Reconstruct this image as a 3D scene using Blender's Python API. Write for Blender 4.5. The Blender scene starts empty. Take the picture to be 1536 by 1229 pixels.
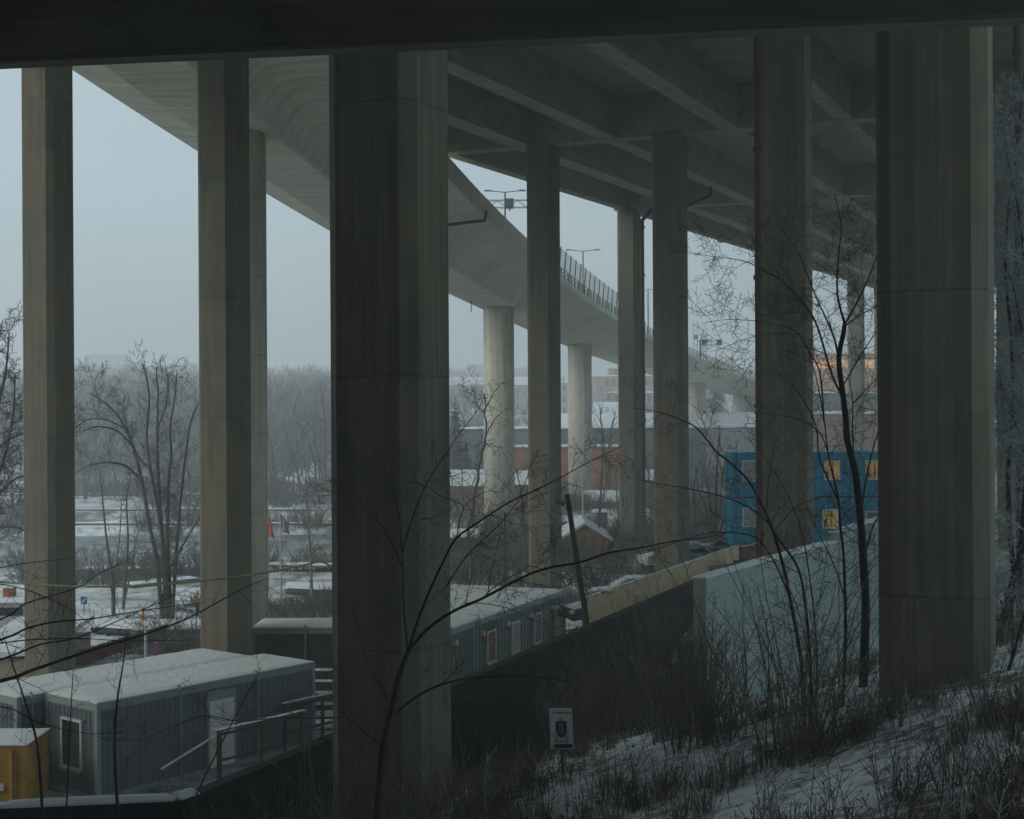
import bpy, math, random
from mathutils import Vector, Matrix
R = math.radians
random.seed(7)
C = bpy.context.scene.collection
F = 50.0 / 36.0 * 1536.0
H = 11.4
ROLL = 0.0058
TX, TY = 0.3785, 0.9256            # along the viaduct
NX, NY = 0.9256, -0.3785           # across the viaduct, to the right

def P(px, py, d):
    u, v = px - 768.0, py - 614.5
    U, V = u - ROLL * v, v + ROLL * u
    return Vector((U * d / F, d, H - V * d / F))
def Q(px, py, z):
    u, v = px - 768.0, py - 614.5
    V = v + ROLL * u
    return P(px, py, (H - z) * F / V)
def TN(t, n, z=0.0):
    return Vector((TX * t + NX * n, TY * t + NY * n, z))
def smooth(a, b, x):
    k = min(1.0, max(0.0, (x - a) / (b - a)))
    return k * k * (3 - 2 * k)

# ------------------------------------------------------------------ materials
M = {}
class NT:
    def __init__(self, name, rough=0.8, spec=0.3):
        m = bpy.data.materials.new(name); m.use_nodes = True
        self.m, self.t = m, m.node_tree
        self.b = self.t.nodes['Principled BSDF']
        self.b.inputs['Roughness'].default_value = rough
        self.b.inputs['Specular IOR Level'].default_value = spec
        M[name] = m
    def n(self, kind, **kw):
        nd = self.t.nodes.new(kind)
        for k, v in kw.items():
            if k.startswith('i_'):
                key = k[2:]
                key = int(key) if key.isdigit() else key.replace('_', ' ')
                nd.inputs[key].default_value = v
            else: setattr(nd, k, v)
        return nd
    def l(self, a, b): self.t.links.new(a, b)
    def coords(self, scale=(1, 1, 1), world=False, loc=(0, 0, 0)):
        if world: o = self.n('ShaderNodeNewGeometry').outputs['Position']
        else: o = self.n('ShaderNodeTexCoord').outputs['Object']
        mp = self.n('ShaderNodeMapping'); mp.inputs['Scale'].default_value = scale; mp.inputs['Location'].default_value = loc
        self.l(o, mp.inputs['Vector']); return mp.outputs['Vector']
    def noise(self, vec, scale, detail=4, rough=0.6, w=None):
        nd = self.n('ShaderNodeTexNoise', i_Scale=scale, i_Detail=detail, i_Roughness=rough)
        self.l(vec, nd.inputs['Vector']); return nd.outputs['Fac']
    def ramp(self, fac, stops):
        r = self.n('ShaderNodeValToRGB'); e = r.color_ramp.elements
        while len(e) < len(stops): e.new(0.5)
        for i, (p, c) in enumerate(stops):
            e[i].position = p
            e[i].color = (c, c, c, 1) if not isinstance(c, tuple) else (c + (1,) if len(c) == 3 else c)
        self.l(fac, r.inputs['Fac']); return r.outputs['Color']
    def mix(self, fac, a, b, mode='MIX'):
        nd = self.n('ShaderNodeMix', data_type='RGBA', blend_type=mode)
        for s, v in (('Factor', fac), ('A', a), ('B', b)):
            i = [x for x in nd.inputs if x.name == s and (x.type == ('VALUE' if s == 'Factor' else 'RGBA'))][0]
            if hasattr(v, 'is_linked'): self.l(v, i)
            else: i.default_value = v if s == 'Factor' else (tuple(v) + (1,))[:4]
        return [x for x in nd.outputs if x.type == 'RGBA'][0]
    def math(self, op, a, b=0.0):
        nd = self.n('ShaderNodeMath', operation=op)
        for i, v in enumerate((a, b)):
            if hasattr(v, 'is_linked'): self.l(v, nd.inputs[i])
            else: nd.inputs[i].default_value = v
        return nd.outputs[0]
    def col(self, c):
        if hasattr(c, 'is_linked'): self.l(c, self.b.inputs['Base Color'])
        else: self.b.inputs['Base Color'].default_value = tuple(c) + (1,)
        return self
    def bump(self, h, strength=0.3, dist=0.05):
        nd = self.n('ShaderNodeBump', i_Strength=strength, i_Distance=dist)
        self.l(h, nd.inputs['Height']); self.l(nd.outputs['Normal'], self.b.inputs['Normal']); return self

def flat(name, c, rough=0.7, var=0.25, scale=3.0, spec=0.3, bump=0.0, metal=0.0):
    n = NT(name, rough, spec)
    f = n.noise(n.coords(), scale, 5)
    lo = tuple(x * (1 - var) for x in c); hi = tuple(min(1, x * (1 + var)) for x in c)
    n.col(n.ramp(f, [(0.3, lo), (0.7, hi)]))
    if bump: n.bump(f, bump, 0.03)
    n.b.inputs['Metallic'].default_value = metal
    return n.m

def board_concrete(name, base, axis, board=0.11, joints=True, stain=0.35):
    """Concrete cast against boards: axis 'z' for boards standing up, 'x' for boards lying along the beam."""
    n = NT(name, 0.85, 0.25)
    tc = n.n('ShaderNodeTexCoord').outputs['Object']
    rnd = n.n('ShaderNodeObjectInfo').outputs['Random']
    sx = n.n('ShaderNodeSeparateXYZ'); n.l(tc, sx.inputs[0])
    X, Y, Z = sx.outputs
    if axis == 'z': across, along = n.math('ADD', X, Y), Z
    else: across, along = n.math('ADD', Y, Z), X
    idx = n.math('FLOOR', n.math('DIVIDE', across, board))
    lift = n.math('FLOOR', n.math('DIVIDE', n.math('ADD', along, n.math('MULTIPLY', rnd, 3.0)), 4.4))
    half = n.math('FLOOR', n.math('DIVIDE', n.math('ADD', along, n.math('MULTIPLY', idx, 1.37)), 4.4))
    cv = n.n('ShaderNodeCombineXYZ')
    n.l(n.math('ADD', idx, n.math('MULTIPLY', rnd, 57.0)), cv.inputs[0]); n.l(lift, cv.inputs[1]); n.l(half, cv.inputs[2])
    wn = n.n('ShaderNodeTexWhiteNoise', noise_dimensions='3D'); n.l(cv.outputs[0], wn.inputs['Vector'])
    tone = n.math('ADD', n.math('MULTIPLY', wn.outputs['Value'], 0.22), 0.87)
    # long streaks of grain and runs
    off = n.n('ShaderNodeVectorMath', operation='ADD'); n.l(tc, off.inputs[0])
    cc = n.n('ShaderNodeCombineXYZ'); n.l(n.math('MULTIPLY', rnd, 40.0), cc.inputs[0]); n.l(cc.outputs[0], off.inputs[1])
    mp = n.n('ShaderNodeMapping'); mp.inputs['Scale'].default_value = (9, 9, 0.12) if axis == 'z' else (0.12, 9, 9)
    n.l(off.outputs[0], mp.inputs[0])
    s1 = n.ramp(n.noise(mp.outputs[0], 3.4, 6, 0.7), [(0.3, 0.80), (0.68, 1.08)])
    mp2 = n.n('ShaderNodeMapping'); mp2.inputs['Scale'].default_value = (1.3, 1.3, 0.10) if axis == 'z' else (0.3, 0.6, 0.8)
    n.l(off.outputs[0], mp2.inputs[0])
    s2 = n.ramp(n.noise(mp2.outputs[0], 2.6, 5, 0.6), [(0.36, 1 - stain * 0.45), (0.56, 1.0)])
    s3 = n.ramp(n.noise(off.outputs[0], 0.7, 6, 0.6), [(0.3, 0.8), (0.7, 1.12)])
    # dark seam between two lifts
    fr = n.math('FRACT', n.math('DIVIDE', n.math('ADD', along, n.math('MULTIPLY', rnd, 3.0)), 4.4))
    seam = n.math('LESS_THAN', fr, 0.008)
    seamv = n.math('SUBTRACT', 1.0, n.math('MULTIPLY', seam, 0.28 if joints else 0.0))
    f1 = n.math('FRACT', n.math('DIVIDE', across, board))
    line = n.math('SUBTRACT', 1.0, n.math('MULTIPLY', n.math('LESS_THAN', f1, 0.07), 0.22))
    v = n.math('MULTIPLY', n.math('MULTIPLY', n.math('MULTIPLY', tone, seamv), n.math('MULTIPLY', s1, s2)), n.math('MULTIPLY', s3, line))
    hue = n.mix(n.ramp(n.noise(off.outputs[0], 0.35, 3), [(0.4, 0.0), (0.65, 1.0)]), base, (base[0] * 1.06, base[1] * 0.95, base[2] * 0.84))
    n.col(n.mix(1.0, hue, v, 'MULTIPLY'))
    n.bump(n.math('ADD', n.math('MULTIPLY', wn.outputs['Value'], 0.6), n.math('MULTIPLY', n.math('LESS_THAN', f1, 0.07), -0.5)), 0.35, 0.012)
    return n.m

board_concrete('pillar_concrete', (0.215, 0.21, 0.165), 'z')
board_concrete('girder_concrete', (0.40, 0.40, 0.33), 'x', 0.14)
board_concrete('dark_beam_concrete', (0.32, 0.30, 0.29), 'x', 0.12, False)
flat('shade_slope_dark', (0.055, 0.052, 0.048), 0.95, 0.4, 0.5, bump=0.5)  # for the unseen slope added to block light around the viewer
def ramp_concrete():
    n = NT('ramp_concrete', 0.85, 0.25)
    v = n.coords(world=True)
    a = n.ramp(n.noise(v, 0.16, 6, 0.6), [(0.3, 0.86), (0.7, 1.08)])
    b = n.ramp(n.noise(n.coords((0.25, 3.2, 0.25), True), 1.0, 4, 0.6), [(0.35, 0.80), (0.6, 1.06)])
    c = n.ramp(n.noise(v, 1.6, 6, 0.7), [(0.3, 0.9), (0.7, 1.08)])
    k = n.mix(1.0, n.mix(1.0, a, b, 'MULTIPLY'), c, 'MULTIPLY')
    n.col(n.mix(1.0, (0.76, 0.745, 0.62), k, 'MULTIPLY')); n.bump(n.noise(v, 3.0, 6), 0.15, 0.02)
ramp_concrete()
def round_concrete():
    n = NT('column_concrete', 0.85, 0.25)
    a = n.ramp(n.noise(n.coords((1.4, 1.4, 0.06)), 1.3, 5, 0.6), [(0.32, 0.72), (0.62, 1.08)])
    b = n.ramp(n.noise(n.coords(), 1.2, 6, 0.7), [(0.3, 0.85), (0.7, 1.1)])
    sx = n.n('ShaderNodeSeparateXYZ'); n.l(n.n('ShaderNodeTexCoord').outputs['Object'], sx.inputs[0])
    fr = n.math('FRACT', n.math('DIVIDE', sx.outputs[2], 3.6))
    seam = n.math('SUBTRACT', 1.0, n.math('MULTIPLY', n.math('LESS_THAN', fr, 0.02), 0.2))
    n.col(n.mix(1.0, (0.66, 0.63, 0.53), n.mix(1.0, n.mix(1.0, a, b, 'MULTIPLY'), seam, 'MULTIPLY'), 'MULTIPLY'))
round_concrete()
def snow(name, c=(0.72, 0.76, 0.80), spots=0.0, spotcol=(0.10, 0.085, 0.06), scale=1.2, lo=0.45, hi=0.6):
    n = NT(name, 0.75, 0.2)
    v = n.coords(world=True)
    g = n.noise(v, 2.5, 6, 0.6)
    base = n.ramp(g, [(0.25, tuple(x * 0.88 for x in c)), (0.75, c)])
    if spots:
        m1 = n.noise(v, scale, 8, 0.72)
        m2 = n.noise(v, scale * 0.13, 3, 0.5)
        k = n.math('ADD', n.math('MULTIPLY', m1, 0.62), n.math('MULTIPLY', m2, 0.38))
        if name == 'snowy_ground':      # unseen hill right of the bridge, darkened to cut its snow bounce
            sp = n.n('ShaderNodeSeparateXYZ'); n.l(v, sp.inputs[0])
            nn_ = n.math('ADD', n.math('MULTIPLY', sp.outputs[0], NX), n.math('MULTIPLY', sp.outputs[1], NY))
            mr = n.n('ShaderNodeMapRange'); n.l(nn_, mr.inputs[0]); mr.inputs[1].default_value = 2; mr.inputs[2].default_value = 12; mr.inputs[3].default_value = 0; mr.inputs[4].default_value = 0.14
            k = n.math('ADD', k, mr.outputs[0])
        dirt = n.mix(n.ramp(n.noise(v, 6, 5, 0.7), [(0.35, 0.0), (0.65, 1.0)]), spotcol, tuple(x * 1.9 for x in spotcol))
        base = n.mix(n.ramp(k, [(lo, 0.0), (hi, 1.0)]), base, dirt)
        n.l(base, n.b.inputs['Base Color'])
        n.bump(n.math('ADD', g, n.math('MULTIPLY', k, -1.5)), 0.6, 0.12)
    else:
        n.col(base); n.bump(g, 0.3, 0.05)
    return n.m
snow('snow')
snow('roof_snow', (0.72, 0.77, 0.76))
snow('snowy_ground', (0.74, 0.77, 0.80), 1, (0.10, 0.105, 0.085), 0.45, 0.43, 0.56)
snow('slope_snow', (0.82, 0.86, 0.85), 1, (0.085, 0.066, 0.052), 4.2, 0.475, 0.59)
snow('low_bounce_ground', (0.45, 0.48, 0.49), 1, (0.045, 0.04, 0.034), 1.1, 0.32, 0.44)  # unseen right hill, made dark so its snow bounces less light
snow('hill_ground', (0.55, 0.60, 0.62), 1, (0.07, 0.07, 0.058), 0.12, 0.36, 0.52)
flat('asphalt_snow', (0.42, 0.45, 0.47), 0.8, 0.35, 0.8)
snow('water', (0.50, 0.54, 0.55), 1, (0.060, 0.072, 0.068), 0.30, 0.34, 0.55)
flat('bank_earth', (0.10, 0.10, 0.085), 0.95, 0.4, 0.6)
flat('bark', (0.11, 0.11, 0.098), 0.9, 0.5, 9, bump=0.4)
flat('near_bark', (0.05, 0.043, 0.039), 0.9, 0.5, 14, bump=0.4)
flat('frosted_twig', (0.34, 0.38, 0.37), 0.9, 0.5, 2)
flat('twig', (0.115, 0.112, 0.100), 0.9, 0.5, 2)
flat('near_twig', (0.12, 0.118, 0.112), 0.9, 0.6, 2)
flat('shrub_twig', (0.17, 0.145, 0.13), 0.9, 0.6, 1.2)
flat('far_twig', (0.17, 0.185, 0.178), 0.95, 0.4, 0.2)  # frost tone, lightened further to stand in for some haze
flat('birch_bark', (0.30, 0.29, 0.26), 0.9, 0.6, 3)
flat('spruce_needles', (0.022, 0.036, 0.028), 0.95, 0.5, 2)
flat('dead_weed', (0.12, 0.088, 0.072), 0.95, 0.7, 1.5)
flat('pale_weed', (0.13, 0.115, 0.095), 0.95, 0.6, 1.5)
flat('brick', (0.40, 0.15, 0.10), 0.9, 0.25, 0.8)
flat('dull_brick', (0.27, 0.13, 0.105), 0.9, 0.25, 0.8)
flat('green_cladding', (0.15, 0.20, 0.19), 0.7, 0.15, 0.5)
flat('beige_render', (0.42, 0.34, 0.27), 0.9, 0.12, 0.4)
flat('pink_render', (0.40, 0.30, 0.28), 0.9, 0.12, 0.4)
flat('pale_parapet', (0.60, 0.65, 0.63), 0.6, 0.15, 0.5)
flat('peach_render', (0.62, 0.40, 0.28), 0.9, 0.12, 0.4)
flat('pale_render', (0.44, 0.44, 0.42), 0.9, 0.12, 0.4)
flat('cream_board', (0.36, 0.32, 0.23), 0.85, 0.15, 1)
flat('ochre_board', (0.30, 0.19, 0.075), 0.85, 0.2, 1)
flat('grey_metal', (0.16, 0.18, 0.18), 0.6, 0.2, 2)
flat('lamp_metal', (0.10, 0.115, 0.115), 0.5, 0.2, 2)
flat('white_metal', (0.62, 0.65, 0.65), 0.5, 0.08, 2)
flat('rust_pipe', (0.105, 0.060, 0.045), 0.8, 0.35, 3)
flat('dark_pipe', (0.045, 0.045, 0.042), 0.7, 0.3, 3)
flat('dark_glass', (0.020, 0.024, 0.026), 0.12, 0.2, 2, 0.6)
flat('dusk_glass', (0.10, 0.12, 0.12), 0.15, 0.2, 2, 0.6)
flat('curtain_glass', (0.16, 0.11, 0.075), 0.35, 0.5, 2.5, 0.5)
flat('blind_glass', (0.34, 0.35, 0.33), 0.4, 0.2, 2.5, 0.5)
flat('black_rubber', (0.015, 0.015, 0.015), 0.8, 0.2, 4)
flat('car_white', (0.50, 0.53, 0.53), 0.35, 0.1, 2, 0.5)
flat('car_dark', (0.025, 0.028, 0.030), 0.3, 0.2, 2, 0.5)
flat('car_grey', (0.14, 0.16, 0.165), 0.35, 0.1, 2, 0.5)
flat('red_board', (0.125, 0.038, 0.030), 0.85, 0.35, 3)
flat('plywood', (0.60, 0.49, 0.30), 0.8, 0.15, 1.5)
flat('brown_timber', (0.16, 0.095, 0.055), 0.85, 0.35, 2.5)
flat('red_timber', (0.085, 0.046, 0.037), 0.85, 0.3, 2.5)
flat('yellow_paint', (0.42, 0.24, 0.035), 0.6, 0.25, 1.5)
flat('orange_cloth', (0.62, 0.14, 0.045), 0.8, 0.1, 3)
flat('pale_cloth', (0.40, 0.36, 0.37), 0.8, 0.1, 3)
flat('blue_white_cloth', (0.35, 0.45, 0.60), 0.8, 0.1, 3)
flat('sign_blue', (0.025, 0.15, 0.32), 0.5, 0.08, 4)
flat('sign_navy', (0.020, 0.040, 0.10), 0.5, 0.1, 4)
flat('sign_white', (0.66, 0.69, 0.67), 0.5, 0.06, 4)
flat('sign_red', (0.42, 0.035, 0.035), 0.5, 0.08, 4)
flat('sign_orange', (0.62, 0.26, 0.03), 0.5, 0.1, 4)
flat('sign_yellow', (0.60, 0.42, 0.03), 0.5, 0.1, 4)
flat('gold_paint', (0.42, 0.27, 0.06), 0.5, 0.2, 20)
flat('barrack_blue', (0.006, 0.235, 0.37), 0.55, 0.18, 0.9)
flat('barrack_grey', (0.135, 0.16, 0.17), 0.55, 0.12, 0.9)
flat('barrack_dark', (0.062, 0.064, 0.066), 0.6, 0.15, 0.9)
flat('barrack_green', (0.115, 0.165, 0.16), 0.55, 0.12, 0.9)
flat('frame_green', (0.27, 0.33, 0.31), 0.5, 0.12, 1.5)
flat('pale_door', (0.78, 0.80, 0.75), 0.5, 0.05, 2)
flat('rail_green', (0.045, 0.085, 0.065), 0.6, 0.2, 2)
flat('cable_green', (0.20, 0.23, 0.075), 0.7, 0.3, 1)
def panel_wall(name='panel_wall', base=(0.36, 0.44, 0.395), pitch=2.4):
    n = NT(name, 0.75, 0.3)
    a = n.ramp(n.noise(n.coords(), 0.45, 6, 0.65), [(0.3, 0.78), (0.7, 1.12)])
    b = n.ramp(n.noise(n.coords((2.0, 2.0, 0.12)), 1.5, 5, 0.6), [(0.35, 0.86), (0.62, 1.05)])
    sx = n.n('ShaderNodeSeparateXYZ'); n.l(n.n('ShaderNodeTexCoord').outputs['Object'], sx.inputs[0])
    fr = n.math('FRACT', n.math('DIVIDE', sx.outputs[0], pitch))
    seam = n.math('SUBTRACT', 1.0, n.math('MULTIPLY', n.math('LESS_THAN', fr, 0.012), 0.45))
    n.col(n.mix(1.0, base, n.mix(1.0, n.mix(1.0, a, b, 'MULTIPLY'), seam, 'MULTIPLY'), 'MULTIPLY'))
panel_wall()
panel_wall('dark_wall', (0.026, 0.023, 0.024), 1.8)
def ribs(name, src):
    """the corrugation of a metal cabin wall: real relief comes from the mesh ribs, this adds the dull seam tone"""
    pass
def glow(name, c, e):
    n = NT(name, 0.5); n.col(c)
    f = n.ramp(n.noise(n.coords(), 1.8, 4), [(0.35, tuple(x * 0.25 for x in c)), (0.65, c)])
    n.l(f, n.b.inputs['Emission Color']); n.b.inputs['Emission Strength'].default_value = e
glow('lit_window', (0.62, 0.40, 0.11), 0.20)
glow('lit_facade', (0.90, 0.52, 0.28), 0.55)
def screen_glass():
    n = NT('screen_glass', 0.3, 0.4)
    n.col((0.42, 0.47, 0.50)); n.b.inputs['Alpha'].default_value = 0.55
screen_glass()

# ------------------------------------------------------------------ mesh builder
class MB:
    def __init__(self): self.v, self.f = [], []
    def quad(self, a, b, c, d):
        i = len(self.v); self.v += [a, b, c, d]; self.f.append((i, i + 1, i + 2, i + 3)); return self
    def tri(self, a, b, c):
        i = len(self.v); self.v += [a, b, c]; self.f.append((i, i + 1, i + 2)); return self
    def box(self, x0, x1, y0, y1, z0, z1, mtx=None):
        i = len(self.v)
        vs = [Vector((x, y, z)) for z in (z0, z1) for x, y in ((x0, y0), (x1, y0), (x1, y1), (x0, y1))]
        if mtx is not None: vs = [mtx @ p for p in vs]
        self.v += vs
        for q in ((3, 2, 1, 0), (4, 5, 6, 7), (0, 1, 5, 4), (1, 2, 6, 5), (2, 3, 7, 6), (3, 0, 4, 7)):
            self.f.append(tuple(i + k for k in q))
        return self
    def slab(self, a, b, thick, z0, z1):
        """an upright slab from a to b (only x and y count), thick metres wide about that line"""
        d = Vector((b[0] - a[0], b[1] - a[1], 0)); L = d.length; d.normalize()
        m = Matrix(((d.x, -d.y, 0, a[0]), (d.y, d.x, 0, a[1]), (0, 0, 1, 0), (0, 0, 0, 1)))
        return self.box(0, L, -thick / 2, thick / 2, z0, z1, m)
    def prism(self, poly, z0, z1, z1b=None):
        i, n = len(self.v), len(poly)
        self.v += [Vector((x, y, z0)) for x, y in poly] + [Vector((x, y, z1)) for x, y in poly]
        self.f.append(tuple(i + k for k in reversed(range(n)))); self.f.append(tuple(i + n + k for k in range(n)))
        for k in range(n): self.f.append((i + k, i + (k + 1) % n, i + n + (k + 1) % n, i + n + k))
        return self
    def tube(self, pts, rad, sides=6, cap=True):
        n = len(pts)
        if n < 2: return self
        if not hasattr(rad, '__len__'): rad = [rad] * n
        i0 = len(self.v); up = None
        for k in range(n):
            t = (pts[min(k + 1, n - 1)] - pts[max(k - 1, 0)])
            if t.length < 1e-9: t = Vector((0, 0, 1))
            t.normalize()
            if up is None:
                up = Vector((0, 0, 1)) if abs(t.z) < 0.9 else Vector((1, 0, 0))
            a = t.cross(up)
            if a.length < 1e-6: a = t.cross(Vector((0.3, 1, 0.2)))
            a.normalize(); b = a.cross(t); up = b
            for s in range(sides):
                w = 2 * math.pi * s / sides
                self.v.append(pts[k] + (a * math.cos(w) + b * math.sin(w)) * rad[k])
        for k in range(n - 1):
            for s in range(sides):
                s2 = (s + 1) % sides
                self.f.append((i0 + k * sides + s, i0 + k * sides + s2, i0 + (k + 1) * sides + s2, i0 + (k + 1) * sides + s))
        if cap and sides > 2:
            self.f.append(tuple(i0 + s for s in reversed(range(sides)))); self.f.append(tuple(i0 + (n - 1) * sides + s for s in range(sides)))
        return self
    def cyl(self, p, q, r, sides=12): return self.tube([Vector(p), Vector(q)], r, sides)
    def disc(self, c, r, th=0.02, sides=24, y=-1):
        """a round plate facing -Y"""
        return self.tube([Vector((c[0], c[1] - th, c[2])), Vector(c)], r, sides)
    def build(self, name, mat, parent=None, off=None, smooth_=False):
        me = bpy.data.meshes.new(name)
        vs = self.v
        if off is not None: vs = [p - off for p in vs]
        me.from_pydata([tuple(p) for p in vs], [], self.f)
        me.materials.append(M[mat])
        if smooth_: me.polygons.foreach_set('use_smooth', [True] * len(me.polygons))
        o = bpy.data.objects.new(name, me); C.objects.link(o)
        if parent is not None: o.parent = parent
        elif off is not None: o.location = off
        return o

def tag(o, label=None, cat=None, group=None, kind=None):
    if label: o['label'] = label
    if cat: o['category'] = cat
    if group: o['group'] = group
    if kind: o['kind'] = kind
    return o
def thing(name, loc, label, cat, group=None, rz=0.0):
    o = bpy.data.objects.new(name, None); C.objects.link(o)
    o.location = loc; o.rotation_euler = (0, 0, rz); o.empty_display_size = 0.3
    return tag(o, label, cat, group)
KIDS = {}
def copy_tree(o, parent=None):
    c = o.copy(); C.objects.link(c)
    if parent is not None: c.parent = parent
    for ch in list(o.children): copy_tree(ch, c)
    return c

def snow_cap(mb, x0, x1, y0, y1, z, th, nx=14, ny=6, seed=1, sag=0.0):
    """a soft layer of snow lying on a flat top"""
    rg = random.Random(seed); i = len(mb.v)
    for a in range(nx + 1):
        for b in range(ny + 1):
            u, v = a / nx, b / ny
            e = min(1, min(u, 1 - u) * nx * 0.8) * min(1, min(v, 1 - v) * ny * 0.8)
            hh = th * (0.35 + 0.65 * e) + rg.uniform(-0.12, 0.12) * th * e - sag * (1 - e)
            mb.v.append(Vector((x0 + (x1 - x0) * u, y0 + (y1 - y0) * v, z + hh)))
    for a in range(nx):
        for b in range(ny):
            p = i + a * (ny + 1) + b
            mb.f.append((p, p + ny + 1, p + ny + 2, p + 1))
    ring = [i + a * (ny + 1) for a in range(nx + 1)] + [i + nx * (ny + 1) + b for b in range(1, ny + 1)] + \
           [i + a * (ny + 1) + ny for a in range(nx - 1, -1, -1)] + [i + b for b in range(ny - 1, 0, -1)]
    j = len(mb.v)
    for k in ring: mb.v.append(Vector((mb.v[k].x, mb.v[k].y, z)))
    n = len(ring)
    for k in range(n): mb.f.append((ring[k], j + k, j + (k + 1) % n, ring[(k + 1) % n]))
    return mb

# ------------------------------------------------------------------ camera, sky, sun
cam_d = bpy.data.cameras.new('camera'); cam_d.lens = 50; cam_d.sensor_width = 36; cam_d.clip_end = 5000; cam_d.clip_start = 0.1
cam = bpy.data.objects.new('camera', cam_d); C.objects.link(cam)
rgt = Vector((1, 0, -ROLL)).normalized(); upv = Vector((ROLL, 0, 1)).normalized(); bck = Vector((0, -1, 0))
mw = Matrix((rgt, upv, bck)).transposed().to_4x4(); mw.translation = (0, 0, H)
cam.matrix_world = mw
bpy.context.scene.camera = cam

SUN_EL, SUN_AZ = R(33), R(-118)       # azimuth from +Y towards +X; the covered sun stands to the left behind the viewer
w = bpy.data.worlds.new('World'); bpy.context.scene.world = w; w.use_nodes = True
wt = w.node_tree
bg = wt.nodes['Background']
sky = wt.nodes.new('ShaderNodeTexSky'); sky.sky_type = 'NISHITA'; sky.sun_disc = False
sky.sun_elevation = SUN_EL; sky.sun_rotation = SUN_AZ; sky.dust_density = 6.0; sky.air_density = 1.2; sky.ozone_density = 2.0
hsv = wt.nodes.new('ShaderNodeHueSaturation'); hsv.inputs['Saturation'].default_value = 0.55
wt.links.new(sky.outputs[0], hsv.inputs['Color'])
mx = wt.nodes.new('ShaderNodeMix'); mx.data_type = 'RGBA'
mx.inputs[0].default_value = 0.80
wt.links.new(hsv.outputs[0], mx.inputs[6]); mx.inputs[7].default_value = (4.18, 5.34, 5.86, 1)   # the cloud sheet
cn = wt.nodes.new('ShaderNodeTexNoise'); cn.inputs['Scale'].default_value = 2.2; cn.inputs['Detail'].default_value = 5; cn.inputs['Distortion'].default_value = 0.4
cm = wt.nodes.new('ShaderNodeMapping'); cm.inputs['Scale'].default_value = (1, 1, 2.6); ct = wt.nodes.new('ShaderNodeTexCoord')
wt.links.new(ct.outputs['Generated'], cm.inputs[0]); wt.links.new(cm.outputs[0], cn.inputs['Vector'])
cr_ = wt.nodes.new('ShaderNodeMapRange'); cr_.inputs[1].default_value = 0.3; cr_.inputs[2].default_value = 0.7; cr_.inputs[3].default_value = 0.93; cr_.inputs[4].default_value = 1.06
wt.links.new(cn.outputs['Fac'], cr_.inputs[0])
cv_ = wt.nodes.new('ShaderNodeVectorMath'); cv_.operation = 'SCALE'
wt.links.new(mx.outputs[2], cv_.inputs[0]); wt.links.new(cr_.outputs[0], cv_.inputs['Scale'])
wt.links.new(cv_.outputs[0], bg.inputs['Color']); bg.inputs['Strength'].default_value = 0.131

sd = bpy.data.lights.new('sun', 'SUN'); sd.energy = 0.62; sd.angle = R(40); sd.color = (1.0, 0.95, 0.88)
so = bpy.data.objects.new('sun', sd); C.objects.link(so)
sv = Vector((math.sin(SUN_AZ) * math.cos(SUN_EL), math.cos(SUN_AZ) * math.cos(SUN_EL), math.sin(SUN_EL)))
so.rotation_euler = sv.to_track_quat('Z', 'Y').to_euler(); so.location = sv * 100

sc = bpy.context.scene
sc.view_settings.view_transform = 'Standard'; sc.view_settings.look = 'None'
sc.view_settings.exposure = 0; sc.view_settings.gamma = 1
sc.cycles.max_bounces = 8; sc.cycles.diffuse_bounces = 5; sc.cycles.glossy_bounces = 3; sc.cycles.transmission_bounces = 4
sc.cycles.volume_bounces = 2; sc.cycles.transparent_max_bounces = 12; sc.cycles.use_denoising = True
sc.cycles.caustics_reflective = False; sc.cycles.caustics_refractive = False

# ------------------------------------------------------------------ terrain
from mathutils import noise as mn
def nz(x, y, s, k=0.0): return mn.noise(Vector((x * s, y * s, k)))
def tn(x, y): return TX * x + TY * y, NX * x + NY * y
def ground_h(x, y):
    t, n = tn(x, y)
    g = max(smooth(66, 82, t), smooth(38, 52, t) * smooth(-17.5, -15.6, n))
    z = 3.6 * smooth(-28, -16, n) * g * (1 - smooth(115, 175, t))
    if n > -6 and t > 36: z += min(24, 0.35 * (n + 6)) * smooth(36, 46, t) * (1 - smooth(170, 260, t))
    if y > 95:
        wob = 3 * nz(x, y, 0.05) + 2 * nz(x, y, 0.13, 3)
        bx = 1 - smooth(-14, -4, x + wob)
        z -= 1.1 * bx * smooth(104, 108, y + wob) * (1 - smooth(134.5, 136.2, y))
        z += (0.25 * smooth(136, 137, y) + 0.6 * smooth(147, 149, y) + 0.6 * smooth(163, 165, y) + 1.0 * smooth(185, 200, y + wob)) * bx
        z += 9.5 * smooth(205, 470, y) + 9 * smooth(520, 900, y)
        z += 1.6 * nz(x, y, 0.02) * smooth(200, 300, y)
    if 62 < y < 110: z += 0.25 * max(0, nz(x, y, 0.25)) * (1 if x < 8 else 0)
    return z
def slope_h(t, n):
    z = 3.45 + (n + 13.7) * 0.34 if n > -13.9 else 3.4 + (n + 13.9) * 0.5
    if n > 5: z -= (n - 5) * 0.2
    z -= max(0.0, t - 23) * 0.10
    z += max(0.0, min(60, 14 - t)) * 0.10
    x, y = TX * t + NX * n, TY * t + NY * n
    z += 0.22 * nz(x, y, 0.35) + 0.10 * nz(x, y, 1.1, 5)
    z += max(24 * smooth(1.5, 20, -t) * smooth(-62, -54, n) * (1 - smooth(14, 26, n)), 25 * (1 - smooth(5, 16, t)) * smooth(19, 29, -n) * smooth(-62, -54, n))  # unseen rises added behind and left, shading the near pillars
    return max(-0.4, min(z, 30))
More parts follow.
